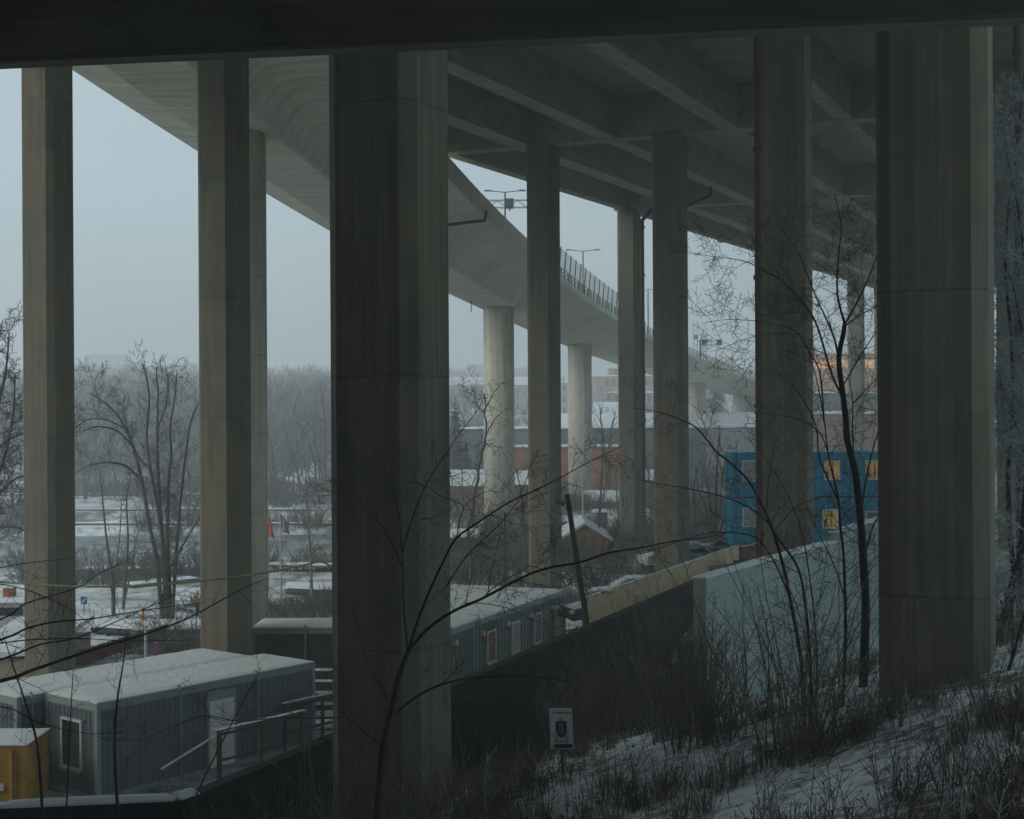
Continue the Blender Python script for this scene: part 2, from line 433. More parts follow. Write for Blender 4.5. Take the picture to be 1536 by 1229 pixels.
def axis_steps(lo, hi, near, step, grow):
    out, x, s = [], near, step
    while x < hi: out.append(x); x += s; s *= grow
    out.append(hi); x, s = near - step, step
    while x > lo: out.insert(0, x); x -= s; s *= grow
    out.insert(0, lo); return out
xs = axis_steps(-1000, 1000, 0, 1.2, 1.035); ys = axis_steps(-80, 1380, 80, 1.3, 1.022)
g = MB(); nyy = len(ys)
for x in xs:
    for y in ys: g.v.append(Vector((x, y, ground_h(x, y))))
for a in range(len(xs) - 1):
    for b in range(nyy - 1):
        k = a * nyy + b; g.f.append((k, k + nyy, k + nyy + 1, k + 1))
tag(g.build('ground', 'snowy_ground', smooth_=True), 'snow covered ground of the building site and the far bank', kind='structure')
shade_f = []; low_bounce_f = []; g = MB(); ts = [-45 + 0.6 * i for i in range(146)]; ns = [-62 + 0.6 * i for i in range(205)]
for t in ts:
    for n in ns: g.v.append(TN(t, n, slope_h(t, n)))
for a in range(len(ts) - 1):
    for b in range(len(ns) - 1):
        if ts[a + 1] > 19.4 and ns[b] < -13.85: continue
        k = a * len(ns) + b; (shade_f if ts[a] <= -2.5 or (ns[b] < -19.5 and ts[a] < 17) else low_bounce_f if ns[b] > 8 else g.f).append((k, k + 1, k + len(ns) + 1, k + len(ns)))
tag(g.build('hillside', 'slope_snow', smooth_=True), 'steep slope with thin snow and dead plants under the bridge', kind='structure'); slope_v = g.v
g = MB(); g.quad(Vector((-260, 100, -0.42)), Vector((2, 100, -0.42)), Vector((2, 152, -0.42)), Vector((-260, 152, -0.42)))
tag(g.build('water', 'water'), 'grey canal between snowy banks', kind='structure')

g = MB(); g.v = slope_v; g.f = low_bounce_f; tag(g.build('low_bounce_hill', 'low_bounce_ground', smooth_=True), 'unseen hillside right of the bridge, darkened to cut snow bounce', kind='structure')
g = MB(); g.v = slope_v; g.f = shade_f; tag(g.build('shade_slope', 'shade_slope_dark', smooth_=True), 'unseen dark slope added behind and left of the viewer to block light', kind='structure')

# ------------------------------------------------------------------ low dark beam above the viewer
a0, a1 = P(-420, 124, 14.9), P(1960, 19, 13.0)
a0 = P(0, 104.5, 14.6); a1 = P(1536, 38.0, 13.3)
d = (a1 - a0).normalized(); zb = (a0.z + a1.z) / 2
pa, pb = a0 - d * 12, a1 + d * 2.2
rz = math.atan2(d.y, d.x)
bt = thing('bridge_beam', (pa.x, pa.y, zb), 'nearly black board-marked concrete beam crossing the whole top of the view', 'beam', rz=rz)
L = (Vector((pb.x, pb.y)) - Vector((pa.x, pa.y))).length
slope_b = (a1.z - a0.z) / (a1 - a0).length
g = MB(); g.box(0, L, -0.28, 0.0, 0.05, 2.4)
for p in g.v: p.z += slope_b * (p.x - 12) + (a0.z - zb)
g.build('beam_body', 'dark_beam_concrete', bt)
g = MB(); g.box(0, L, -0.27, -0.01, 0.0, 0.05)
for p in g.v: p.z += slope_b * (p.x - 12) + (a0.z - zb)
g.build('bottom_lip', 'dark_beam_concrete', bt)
g = MB(); g.box(0, L, -5, -0.283, 0.9, 1.5)  # unseen slab added behind the beam to keep light off the near pillars
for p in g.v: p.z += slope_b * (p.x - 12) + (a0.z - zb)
g.build('shade_slab', 'dark_beam_concrete', bt)

# ------------------------------------------------------------------ the high viaduct
def zg(t): return 24.8 + 0.0323 * t
via = thing('viaduct', (0, 0, 0), 'high concrete road viaduct on square pillars with deep girders under its deck', 'viaduct', rz=math.atan2(TY, TX))
def gbox(mb, t0, t1, n0, n1, dz0, dz1):
    i = len(mb.v)
    for dz in (dz0, dz1):
        for t, n in ((t0, n0), (t1, n0), (t1, n1), (t0, n1)): mb.v.append(Vector((t, -n, zg(t) + dz)))
    for q in ((3, 2, 1, 0), (4, 5, 6, 7), (0, 1, 5, 4), (1, 2, 6, 5), (2, 3, 7, 6), (3, 0, 4, 7)): mb.f.append(tuple(i + k for k in q))
ROWS = [20.9, 45.0, 80.6, 117.5, 154, 196, 238, 280]
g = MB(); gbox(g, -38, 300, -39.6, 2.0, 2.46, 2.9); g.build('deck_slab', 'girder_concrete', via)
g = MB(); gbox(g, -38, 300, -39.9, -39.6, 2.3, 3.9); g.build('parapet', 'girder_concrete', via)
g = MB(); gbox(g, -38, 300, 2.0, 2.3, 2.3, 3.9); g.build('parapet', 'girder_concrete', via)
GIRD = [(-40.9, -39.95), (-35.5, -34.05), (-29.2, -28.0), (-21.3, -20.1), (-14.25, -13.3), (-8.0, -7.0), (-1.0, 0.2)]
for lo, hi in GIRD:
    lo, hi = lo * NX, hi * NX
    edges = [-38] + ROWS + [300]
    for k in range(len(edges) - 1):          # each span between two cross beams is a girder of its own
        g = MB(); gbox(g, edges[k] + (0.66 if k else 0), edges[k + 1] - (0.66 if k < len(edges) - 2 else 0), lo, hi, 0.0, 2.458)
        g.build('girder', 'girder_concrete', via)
for t in ROWS:
    g = MB(); gbox(g, t - 0.65, t + 0.65, -38.2, 1.6, -0.06, 2.45)
    o = g.build('cross_beam', 'girder_concrete', via)
def pillar(px, d, s, zbase=None, t=None):
    p = P(px, 500, d) if d else None
    tt, n = tn(p.x, p.y)
    row = min(ROWS, key=lambda r: abs(r - tt))
    if t is None: t = row if abs(row - tt) < 1.3 else tt
    if zbase is None:
        w_ = TN(t, n)
        zbase = (slope_h(t, n) if (t < 42 and n > -13.8) else ground_h(w_.x, w_.y)) - 0.6
    h = zg(t) - 0.02 - zbase if abs(t - row) < 1.4 else zg(t) - zbase
    a, c = s / 2, s * 0.14
    poly = [(-a + c, -a), (a - c, -a), (a, -a + c), (a, a - c), (a - c, a), (-a + c, a), (-a, a - c), (-a, -a + c)]
    g = MB(); g.prism(poly, 0, h)
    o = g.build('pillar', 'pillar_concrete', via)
    o.location = (t, -n, zbase)
    return t, n
pillar(70.5, 56.0, 1.56); pillar(332.5, 52.8, 1.53); pillar(602, 49.9, 1.5)
tc, nc = pillar(576, 23.3, 1.60, t=21.0); th_, nh = pillar(1411, 21.7, 1.56, t=21.9)
tg, ng_ = pillar(1184, 47.5, 1.66, t=46.6)
pillar(813.5, 86.0, 1.68); pillar(1005.5, 83.2, 1.76); pillar(944.5, 122.8, 1.72)
pillar(1284, 237, 2.55); pillar(1325, 230, 2.6); pillar(1566, 42.0, 1.6); pillar(1512, 76.5, 1.1); pillar(1425, 79, 1.6)
def vp(p): # world -> viaduct frame
    t, n = tn(p.x, p.y); return Vector((t, -n, p.z))
def pipe(px, d, r, z0, z1, mat, bend=None):
    p = P(px, 500, d)
    pts = [Vector((p.x, p.y, z0)), Vector((p.x, p.y, z1))]
    if bend: pts += [Vector((p.x, p.y, z1)) + Vector(b) for b in bend]
    g = MB(); g.tube([vp(q) for q in pts], r, 10)
    z = z0 + 1.2
    while z < z1:
        g.tube([vp(Vector((p.x, p.y, z))), vp(Vector((p.x, p.y, z + 0.14)))], r * 1.45, 10)
        z += 4.1
    g.build('drain_pipe', mat, via)
pipe(963.5, 121.2, 0.21, 1.0, 27.4, 'dark_pipe', [(0.8, 0.1, 0.9), (2.6, -0.6, 1.6)])
pipe(1137.5, 45.4, 0.105, 2.0, 27.6, 'rust_pipe')
pipe(1527.5, 41.0, 0.085, 4.0, 27.4, 'dark_pipe')
# a spotlight bracket and cable runs under the deck
g = MB(); p0 = P(1030, 310, 80); p1 = P(1053, 299, 80.5); p2 = P(1066, 293, 80.6); g.tube([vp(p0), vp(p1), vp(p2), vp(p2 + Vector((0, 0, 0.5)))], 0.07, 6); g.build('drain_pipe', 'dark_pipe', via)

# ------------------------------------------------------------------ the curved ramp bridge
def rc(y): return -17.96 + 0.038 * y + 0.000631 * y * y
def rz_(y): return 29.3 - 0.045 * y
def rframe(y):
    t = Vector((0.038 + 2 * 0.000631 * y, 1, 0)).normalized()
    return Vector((rc(y), y, rz_(y))), Vector((t.y, -t.x, 0))
rb = thing('curved_bridge', (rc(66), 66, 0), 'pale concrete box bridge on round columns curving away to the right', 'bridge')
RO = Vector(rb.location)
def rp(y, lat, h):
    c, n = rframe(y); return c + n * lat + Vector((0, 0, h)) - RO
sect = [(-6.2, 0.0), (-6.2, 0.95), (-5.85, 0.95), (-5.85, 0.42), (5.85, 0.42), (5.85, 0.62), (6.2, 0.62), (6.2, 0.0), (5.9, -0.06), (3.4, -0.34)]
for k in range(7):
    u = k / 6.0; sect.append((2.95 - 1.15 * u, -0.45 - 1.55 * (u ** 1.35)))
sect += [(1.65, -2.1), (-1.65, -2.1)]
for k in range(7):
    u = 1 - k / 6.0; sect.append((-(2.95 - 1.15 * u), -0.45 - 1.55 * (u ** 1.35)))
sect += [(-3.4, -0.34), (-5.9, -0.06)]
ysr = [18 + 3.0 * i for i in range(136)]
g = MB(); m_ = len(sect)
for y in ysr:
    for lat, h in sect: g.v.append(rp(y, lat, h))
for k in range(len(ysr) - 1):
    for s in range(m_): g.f.append((k * m_ + s, k * m_ + (s + 1) % m_, (k + 1) * m_ + (s + 1) % m_, (k + 1) * m_ + s))
g.build('deck', 'ramp_concrete', rb)
for y, r_ in ((66, 1.48), (97, 1.45), (135.5, 1.46), (175, 1.46), (212, 1.46), (250, 1.55), (292, 1.55)):
    c, n = rframe(y)
    if y == 66: c.x = P(352, 500, 66).x
    if y == 175: c.x += 0.35
    if y == 250: c.x += 1.6
    z0 = ground_h(c.x, c.y) - 0.6
    g = MB(); g.tube([Vector((0, 0, 0)), Vector((0, 0, c.z - 2.08 - z0))], r_, 40)
    o = g.build('pillar', 'column_concrete', rb, smooth_=False)
    for f in o.data.polygons: f.use_smooth = abs(f.normal.z) < 0.5
    o.location = Vector((c.x, c.y, z0)) - RO
# metal parapet on the near side, then railing with a glass noise screen
g = MB()
yy = 60.0
while yy < 134:
    a, b = rp(yy, 6.0, 0.62), rp(yy + 2, 6.0, 0.62)
    g.quad(a, b, b + Vector((0, 0, 0.95)), a + Vector((0, 0, 0.95)))
    g.tube([a + Vector((0, 0, 0)), a + Vector((0, 0, 0.98))], 0.035, 4)
    yy += 2
g.build('parapet_screen', 'pale_parapet', rb)
g = MB()
for h in (0.3, 0.62, 0.98): g.tube([rp(132 + i * 3, 6.02, 0.62 + h) for i in range(66)], 0.05, 4)
for i in range(100): g.tube([rp(132 + i * 1.9, 6.02, 0.6), rp(132 + i * 1.9, 6.02, 1.62)], 0.055, 4)
g.build('railing', 'rail_green', rb)
g = MB()
for i in range(14):
    y = 133 + i * 2.85
    g.quad(rp(y + 0.07, 5.75, 0.95), rp(y + 2.78, 5.75, 0.95), rp(y + 2.78, 6.0, 3.5), rp(y + 0.07, 6.0, 3.5))
g.build('noise_screen', 'screen_glass', rb)
for i in range(15):
    y = 133 + i * 2.85
    g = MB(); g.tube([rp(y, 5.75, 0.5), rp(y, 6.0, 3.6)], 0.06, 4); g.build('screen_post', 'lamp_metal', rb)
g = MB(); q0 = P(640, 341, 84) - RO; q1 = P(727, 331, 88) - RO; g.tube([q0, q1, q1 + Vector((0.1, 0.2, 0.6))], 0.09, 8); g.build('drain_pipe', 'dark_pipe', rb)
for px, py in ((662, 440), (707, 462), (500, 352)):
    p = P(px, py, 118) - RO; g = MB(); g.tube([p + Vector((0, 0, 0.6)), p + Vector((0, 0, -0.35))], 0.04, 6); g.build('drain_spout', 'dark_pipe', rb)

def street_lamp(px, ytop, d, arm, label, boxes=None):
    top = P(px, ytop, d); y = d; zb_ = rz_(y) + 0.42
    t = thing('street_lamp', (top.x, y, zb_), label, 'street lamp', 'double-armed lamps on the curved bridge')
    h = top.z - zb_
    g = MB(); g.tube([Vector((0, 0, 0)), Vector((0, 0, h))], [0.13, 0.08], 8); g.build('pole', 'lamp_metal', t)
    for s in (-1, 1):
        g = MB(); g.tube([Vector((0, 0, h - 0.05)), Vector((s * arm * 0.7, 0, h + 0.10))], 0.05, 6); g.build('arm', 'lamp_metal', t)
        g = MB(); g.box(*sorted((s * arm * 0.66, s * arm)), -0.14, 0.14, h + 0.06, h + 0.19); g.build('lamp_head', 'lamp_metal', t)
street_lamp(757.5, 288, 138, 2.0, 'double armed street lamp beside the dark gantry signs, left end of the bridge railing')
street_lamp(874.5, 376.5, 178, 2.15, 'double armed street lamp standing above the glass noise screen')
street_lamp(972, 434, 218, 2.2, 'double armed street lamp glimpsed between the two pillars right of the screen')

def gantry(px0, px1, pyb, d, signs, label, leg_px):
    p0, p1 = P(px0, pyb, d), P(px1, pyb, d)
    zb_ = rz_(d) + 0.42
    t = thing('sign_gantry', (p0.x, d, zb_), label, 'sign gantry', 'sign gantries over the curved bridge')
    o = Vector((p0.x, d, zb_)); z = p0.z - zb_; Lx = p1.x - p0.x
    g = MB()
    for dy in (-0.3, 0.3):
        for dz in (-0.33, 0.33): g.tube([Vector((0, dy, z + dz)), Vector((Lx, dy, z + dz))], 0.032, 5)
    n_ = int(Lx / 0.9)
    for i in range(n_):
        x0, x1 = Lx * i / n_, Lx * (i + 1) / n_
        for dy in (-0.3, 0.3): g.tube([Vector((x0, dy, z - 0.33 if i % 2 else z + 0.33)), Vector((x1, dy, z + 0.33 if i % 2 else z - 0.33))], 0.018, 4)
    g.build('truss', 'lamp_metal', t)
    for lp in leg_px:
        x = P(lp, pyb, d).x - p0.x
        g = MB(); g.box(x - 0.16, x + 0.16, -0.16, 0.16, 0, z + 0.4); g.build('post', 'lamp_metal', t)
    for sx, sy0, sy1, wpx in signs:
        x = P(sx, pyb, d).x - p0.x; hw = wpx / 2 * d / F
        za, zc = P(sx, sy1, d).z - zb_, P(sx, sy0, d).z - zb_
        g = MB(); g.box(x - hw, x + hw, -0.72, -0.4, za, zc)
        b = g.build('sign_box', 'rail_green', t)
        g = MB(); g.cyl((x + hw * 0.1, -0.55, za - 0.22), (x + hw * 0.1, -0.55, za), 0.07, 8); g.build('detector', 'dark_pipe', b)
gantry(716, 806, 306.5, 131, ((764, 299.5, 314.5, 13), (728, 299, 307, 6)), 'lattice gantry with square dark signal boxes above the near ramp', (716, 806))
gantry(1049, 1084, 514, 250, ((1056, 509.5, 518.5, 7), (1078, 509.5, 518.5, 7)), 'distant gantry with two small square boxes far along the ramp', (1050.5,))
# signs on ladder frames fixed to the far parapet
for (px, ya, yb_, w_, mat_, d, lab) in ((1043.5, 482, 536, 6.5, 'sign_blue', 243, 'small blue and white road sign on two thin posts at the far parapet'),
                                   (1099, 528, 556, 3.0, 'sign_yellow', 262, 'tiny yellow sign on thin posts at the far right of the ramp')):
    base = P(px, yb_, d); top = P(px, ya, d)
    t = thing('road_sign', base, lab, 'road sign')
    hw = w_ / 2 * d / F
    for s in (-1, 1):
        g = MB(); g.tube([Vector((s * hw * 0.8, 0, 0)), Vector((s * hw * 0.8, 0, top.z - base.z))], 0.05, 5); g.build('post', 'lamp_metal', t)
    zc = (P(px, 506 if mat_ == 'sign_blue' else 540, d).z - base.z)
    g = MB(); g.box(-hw, hw, -0.1, -0.05, zc - hw, zc + hw); pl = g.build('sign_plate', mat_, t)
    if mat_ == 'sign_blue':
        g = MB(); g.tube([Vector((-hw * 0.5, -0.12, zc - hw * 0.5)), Vector((0.0, -0.12, zc)), Vector((hw * 0.55, -0.12, zc + hw * 0.55))], 0.06, 4); g.build('arrow', 'sign_white', pl)
for (px, ya, yb_, d) in ((1058, 492, 543, 247), ):
    base = P(px, yb_, d); t = thing('gantry_ladder', base, 'empty ladder-like sign mast between the blue sign and the dark box', 'mast')
    hh = P(px, ya, d).z - base.z
    g = MB()
    for s in (-0.28, 0.28): g.tube([Vector((s, 0, 0)), Vector((s, 0, hh))], 0.04, 5)
    for i in range(7): g.tube([Vector((-0.28, 0, hh * i / 6.5)), Vector((0.28, 0, hh * i / 6.5))], 0.03, 4)
    g.build('ladder', 'lamp_metal', t)

# ------------------------------------------------------------------ walls and fences on the slope
def wall_line(name, pts, z0s, z1, thick, mat, label, cat, cap=True, capmat='snow', seed=1):
    o = Vector((pts[0].x, pts[0].y, min(z0s)))
    dirs = (pts[-1] - pts[0]); rz = math.atan2(dirs.y, dirs.x)
    t = thing(name, o, label, cat, rz=rz); t['kind'] = 'thing'
    inv = (Matrix.Translation(o) @ Matrix.Rotation(rz, 4, 'Z')).inverted()
    g = MB(); s = MB()
    lp = [inv @ Vector((p.x, p.y, 0)) for p in pts]
    for i in range(len(lp) - 1):
        a, b = lp[i], lp[i + 1]
        e = (b - a).normalized() * (thick / 2 * (1 if i < len(lp) - 2 else 0))
        g.slab(a, b + e, thick, z0s[i] - o.z, z1 - o.z)
        if cap:
            dd = Vector((b.x - a.x, b.y - a.y, 0)); L = dd.length; dd.normalize()
            mb = MB(); snow_cap(mb, 0, L + e.length, -thick / 2 - 0.03, thick / 2 + 0.03, 0, 0.09, max(8, int(L / 0.6)), 4, seed + i)
            m = Matrix(((dd.x, -dd.y, 0, a.x), (dd.y, dd.x, 0, a.y), (0, 0, 1, z1 - o.z + 0.003), (0, 0, 0, 1)))
            k = len(s.v); s.v += [m @ p for p in mb.v]; s.f += [tuple(q + k for q in f) for f in mb.f]
    g.build('wall', mat, t)
    if cap: s.build('snow_layer', capmat, t)
    return t
ZD = 5.0
dw = [Q(-170, 1216, ZD), Q(0, 1210, ZD), Q(263, 1199, ZD), Q(290, 1190, ZD), Q(483, 1110, ZD), Q(1048, 868, ZD), Q(1120, 837, ZD)]
wall_line('retaining_wall', dw, [0.2, 0.2, 0.6, 0.8, 1.0, 1.5], ZD, 0.26, 'dark_wall', 'long dark retaining wall running up behind the bushes with thin snow on its left end', 'wall', False)
s = MB(); 
for a, b, sd_ in ((dw[0], dw[1], 1), (dw[1], dw[2], 2), (dw[2], dw[3], 3)):
    dd = (b - a); dd.z = 0; L = dd.length; dd.normalize(); mb = MB(); snow_cap(mb, 0, L, -0.15, 0.15, 0, 0.10, 14, 4, sd_)
    m = Matrix(((dd.x, -dd.y, 0, a.x), (dd.y, dd.x, 0, a.y), (0, 0, 1, ZD + 0.003), (0, 0, 0, 1)))
    k = len(s.v); s.v += [m @ p for p in mb.v]; s.f += [tuple(q + k for q in f) for f in mb.f]
par = bpy.data.objects['retaining_wall']; bpy.context.view_layer.update()
inv = (Matrix.Translation(par.location) @ Matrix.Rotation(par.rotation_euler.z, 4, 'Z')).inverted(); s.v = [inv @ p for p in s.v]
s.build('snow_layer', 'snow', par)
lw = [Q(1049, 868, 7.5), Q(1249, 813, 7.5)]
wall_line('concrete_wall', lw, [2.6], 7.5, 0.3, 'panel_wall', 'pale grey-green panel wall rising behind the shrubs left of the big right pillar', 'wall', True, 'roof_snow', 5)
lw2 = [Q(1251, 799, 7.75), Q(1345, 771, 7.75)]
wall_line('concrete_wall', lw2, [2.6], 7.75, 0.3, 'panel_wall', 'short higher step of pale wall below the lit blue cabins', 'wall', True, 'roof_snow', 9)
# plywood hoarding along the road, and what stands at its far end
def hoarding(pa_, pb_, h, mat, label, n_, name='hoarding'):
    o = Vector((pa_.x, pa_.y, pa_.z - h)); dd = pb_ - pa_; dd.z = 0; L = dd.length; rz = math.atan2(dd.y, dd.x)
    t = thing(name, o, label, 'fence', rz=rz); t['kind'] = 'thing'
    for i in range(n_):
        g = MB(); g.box(L * i / n_ + 0.006, L * (i + 1) / n_ - 0.006, -0.02, 0.02, 0.0, h + 0.02 * (i % 2)); g.build('panel', mat, t)
    for i in range(n_ + 1):
        g = MB(); x = L * i / n_; g.box(x - 0.05, x + 0.05, 0.025, 0.125, -1.2, h + 0.05); g.build('post', 'brown_timber', t)
    g = MB(); snow_cap(g, 0, L, -0.05, 0.09, h + 0.055, 0.05, 40, 2, 3); g.build('snow_layer', 'snow', t)
    return t
hoarding(Q(879, 899, 4.85), Q(1110, 819, 4.85), 1.55, 'plywood', 'tan plywood hoarding climbing along the road behind the leaning pole', 11)
hoarding(Q(1113, 822, 5.3), Q(1142, 817, 5.3), 1.6, 'brown_timber', 'short brown timber screen under the corner of the blue cabins', 4, 'timber_screen')
t = thing('concrete_box', Q(1085, 850, 4.4) - Vector((0, 0, 1.6)), 'grey shutter box with a white rim behind the top of the pale wall', 'box', rz=0.2)
g = MB(); g.box(-1.1, 1.3, 0, 1.8, 0, 1.5); g.build('box_body', 'grey_metal', t)
g = MB(); g.box(-1.2, 1.4, -0.1, 0.1, 1.505, 1.68); g.box(-1.2, -1.0, 0.1, 1.9, 1.505, 1.68); g.box(1.2, 1.4, 0.1, 1.9, 1.505, 1.68); g.build('rim', 'frame_green', t)

# ------------------------------------------------------------------ site cabins
def ribbed(mb, a, b, z0, z1, out, pitch=0.22, depth=0.022):
    """trapezoid-ribbed sheet from a to b (Vectors, xy), facing out"""
    d = Vector((b[0] - a[0], b[1] - a[1], 0)); L = d.length; d.normalize(); o = Vector((out[0], out[1], 0))
    pts = []; x = 0.0
    while x < L:
        for dx, dd in ((0, 0), (pitch * 0.30, 0), (pitch * 0.40, depth), (pitch * 0.62, depth), (pitch * 0.72, 0)):
            if x + dx < L: pts.append((x + dx, dd))
        x += pitch
    pts.append((L, 0)); i = len(mb.v)
    for x, dd in pts:
        p = Vector((a[0], a[1], 0)) + d * x + o * dd
        mb.v += [p + Vector((0, 0, z0)), p + Vector((0, 0, z1))]
    for k in range(len(pts) - 1): mb.f.append((i + 2 * k, i + 2 * k + 2, i + 2 * k + 3, i + 2 * k + 1))
    return mb
def cabin(name, loc, rz, Lx, Ly, h, wallmat, framemat, label, group, snowth=0.14, windows=(), doors=(), pipes=(), seed=1, roofmat='roof_snow', rib=True, cat='site cabin'):
    """windows/doors: (side, offset along that side, z0, width, height, glass material). Sides: f = -y, r = +x, l = -x."""
    t = thing(name, loc, label, cat, group, rz)
    g = MB()
    e = 0.05
    g.box(e, Lx - e, e, Ly - e, 0.14, h - 0.2)
    if rib:
        ribbed(g, (0.14, e - 0.012), (Lx - 0.14, e - 0.012), 0.15, h - 0.22, (0, -1))
        ribbed(g, (Lx - e + 0.012, 0.14), (Lx - e + 0.012, Ly - 0.14), 0.15, h - 0.22, (1, 0))
        ribbed(g, (e - 0.012, Ly - 0.14), (e - 0.012, 0.14), 0.15, h - 0.22, (-1, 0))
    g.build('wall', wallmat, t)
    g = MB()
    for x in (0, Lx - 0.14):
        for y in (0, Ly - 0.14): g.box(x, x + 0.14, y, y + 0.14, 0, h)
    for z0, z1 in ((0.003, 0.16), (h - 0.22, h - 0.003)):
        for y in (0.003, Ly - 0.137): g.box(0.143, Lx - 0.143, y, y + 0.134, z0, z1)
        for x in (0.003, Lx - 0.137): g.box(x, x + 0.134, 0.143, Ly - 0.143, z0, z1)
    g.build('frame', framemat, t)
    g = MB(); snow_cap(g, 0.03, Lx - 0.03, 0.03, Ly - 0.03, h + 0.002, snowth * 0.7, 44, 14, seed, 0.0); g.build('snow_layer', roofmat, t)
    def place(side, u):      # point at the wall surface, along, outward
        if side == 'f': return Vector((u, 0.0, 0)), Vector((1, 0, 0)), Vector((0, -1, 0))
        if side == 'r': return Vector((Lx, u, 0)), Vector((0, 1, 0)), Vector((1, 0, 0))
        return Vector((0.0, Ly - u, 0)), Vector((0, -1, 0)), Vector((-1, 0, 0))
    def mtx(side, u, z):
        p, a, o = place(side, u); m = Matrix((a, -o, Vector((0, 0, 1)))).transposed().to_4x4(); m.translation = p + Vector((0, 0, z)); return m
    for side, u, z, w_, hh, gl in windows:
        m = mtx(side, u, z)
        fr = MB()
        for x0, x1, z0, z1 in ((0, w_, 0, 0.07), (0, w_, hh - 0.07, hh), (0, 0.07, 0.07, hh - 0.07), (w_ - 0.07, w_, 0.07, hh - 0.07)): fr.box(x0, x1, -0.05, 0.06, z0, z1, m)
        wo = fr.build('window', 'white_metal' if gl != 'lit_door' else 'brown_timber', t)
        g = MB(); g.box(0.07, w_ - 0.07, -0.01, 0.06, 0.07, hh - 0.07, m); g.build('pane', gl, wo)
        g = MB(); g.box(-0.06, w_ + 0.06, -0.11, -0.05, -0.05, 0.0, m); g.build('sill', framemat, wo)
        if gl == 'lit_window':
            g = MB(); g.box(w_ * 0.52, w_ * 0.52 + 0.06, -0.04, -0.012, 0.07, hh - 0.07, m); g.build('mullion', 'brown_timber', wo)
            g = MB(); g.box(0.07, w_ * 0.3, -0.03, -0.013, hh * 0.08, hh * 0.45, m); g.build('curtain', 'curtain_glass', wo)
    for side, u, z, w_, hh, mt in doors:
        m = mtx(side, u, z)
        g = MB(); g.box(0, w_, -0.05, 0.04, 0, hh, m); do = g.build('door', mt, t)
        g = MB(); g.box(w_ - 0.16, w_ - 0.06, -0.10, -0.05, 0.95, 1.0, m); g.build('handle', 'lamp_metal', do)
        g = MB(); g.box(-0.10, 0.0, -0.045, 0.04, 0, hh + 0.3, m); g.box(w_, w_ + 0.1, -0.045, 0.04, 0, hh + 0.3, m); g.box(0, w_, -0.045, 0.04, hh, hh + 0.3, m); g.build('door_frame', framemat, t)
    for side, u in pipes:
        p, a, o = place(side, u); g = MB()
        g.tube([p + o * 0.05 + Vector((0, 0, 0.05)), p + o * 0.05 + Vector((0, 0, h - 0.03))], 0.028, 6)
        g.tube([p + o * 0.05 + Vector((0, 0, h - 0.05)), p - o * 0.05 + Vector((0, 0, h + 0.10))], 0.05, 6)
        g.build('downpipe', framemat, t)
    return t
# the near pair
ca, cb = Q(145, 1057, 2.85), Q(473, 993.5, 2.85)
dd = cb - ca; rz = math.atan2(dd.y, dd.x); Lc = dd.length
cabin('site_cabin', (ca.x, ca.y, 0), rz, Lc, 2.62, 2.85, 'barrack_grey', 'frame_green',
      'nearest long grey site cabin with a white door and a window in its dark end', 'site cabins under the viaduct', 0.13,
      windows=(('l', 0.85, 0.78, 1.05, 1.5, 'dark_glass'),), doors=(('f', Lc * 0.475, 0.16, 0.98, 2.1, 'pale_door'),), pipes=(('f', Lc * 0.345), ('f', Lc * 0.70)), seed=3)
nrm = Vector((-dd.y, dd.x, 0)).normalized()
p2 = ca + nrm * 2.72 - dd.normalized() * 0.9
cabin('site_cabin', (p2.x, p2.y, 0), rz, Lc + 0.4, 2.62, 2.83, 'barrack_grey', 'frame_green',
      'grey site cabin standing close behind the nearest one, mostly its snowy roof showing', 'site cabins under the viaduct', 0.13, pipes=(('f', 0.5),), seed=8)
# dark cabin left of the big pillar
cc = Q(377, 943, 3.15)
cabin('site_cabin', (cc.x, cc.y, 0.2), 0.0, 6.0, 2.3, 2.95, 'barrack_dark', 'frame_green',
      'dark brown-grey ribbed cabin right of the pale round column, seen side on', 'site cabins under the viaduct', 0.13, pipes=(('f', 2.05),), seed=12)
# the row with windows
u0, u1 = Q(673.5, 946, 2.8), Q(846, 884.5, 2.8)
rd = (u1 - u0); Lr = rd.length; rd.normalize()
glz = [None, 'curtain_glass', 'blind_glass', 'dusk_glass', 'blind_glass']
labs = ['green-grey cabin with no window, nearest of the row beside the big pillar', 'green-grey cabin whose narrow window shows a brown curtain', 'green-grey cabin with a pale blind in its window, middle of the row',
        'green-grey cabin with a dim grey window, fourth of the row', 'green-grey cabin at the far end of the row with a pale window']
UL = 6.0; wdt = Lr / 5
rz5 = math.atan2(rd.y, rd.x) - math.pi / 2
for i in range(5):
    rx = Vector((rd.y, -rd.x, 0))
    o = u0 + rd * (wdt * i + 0.02) - rx * (UL - 0.03 * i)
    win = () if glz[i] is None else (('r', 1.02, 0.85, 0.95, 1.35, glz[i]),)
    c = cabin('site_cabin', (o.x, o.y, 0), rz5, UL, wdt - 0.12, 2.8, 'barrack_green', 'frame_green', labs[i], 'row of green-grey cabins', 0.10, windows=win, pipes=(('r', 0.22),), seed=20 + i)
    g = MB(); g.box(UL + 0.0, UL + 0.12, 0.42, 0.62, 2.12, 2.32); lamp = g.build('wall_lamp', 'white_metal', c)
    g = MB(); g.box(UL + 0.02, UL + 0.10, 0.45, 0.59, 1.98, 2.115); g.build('socket', 'sign_red', lamp)
    g = MB(); g.tube([Vector((UL + 0.03, 0.62 + 0.32 * math.sin(k / 6 * math.pi), 2.3 - 0.14 * k)) for k in range(7)], 0.014, 4); g.build('cable', 'dark_pipe', c)
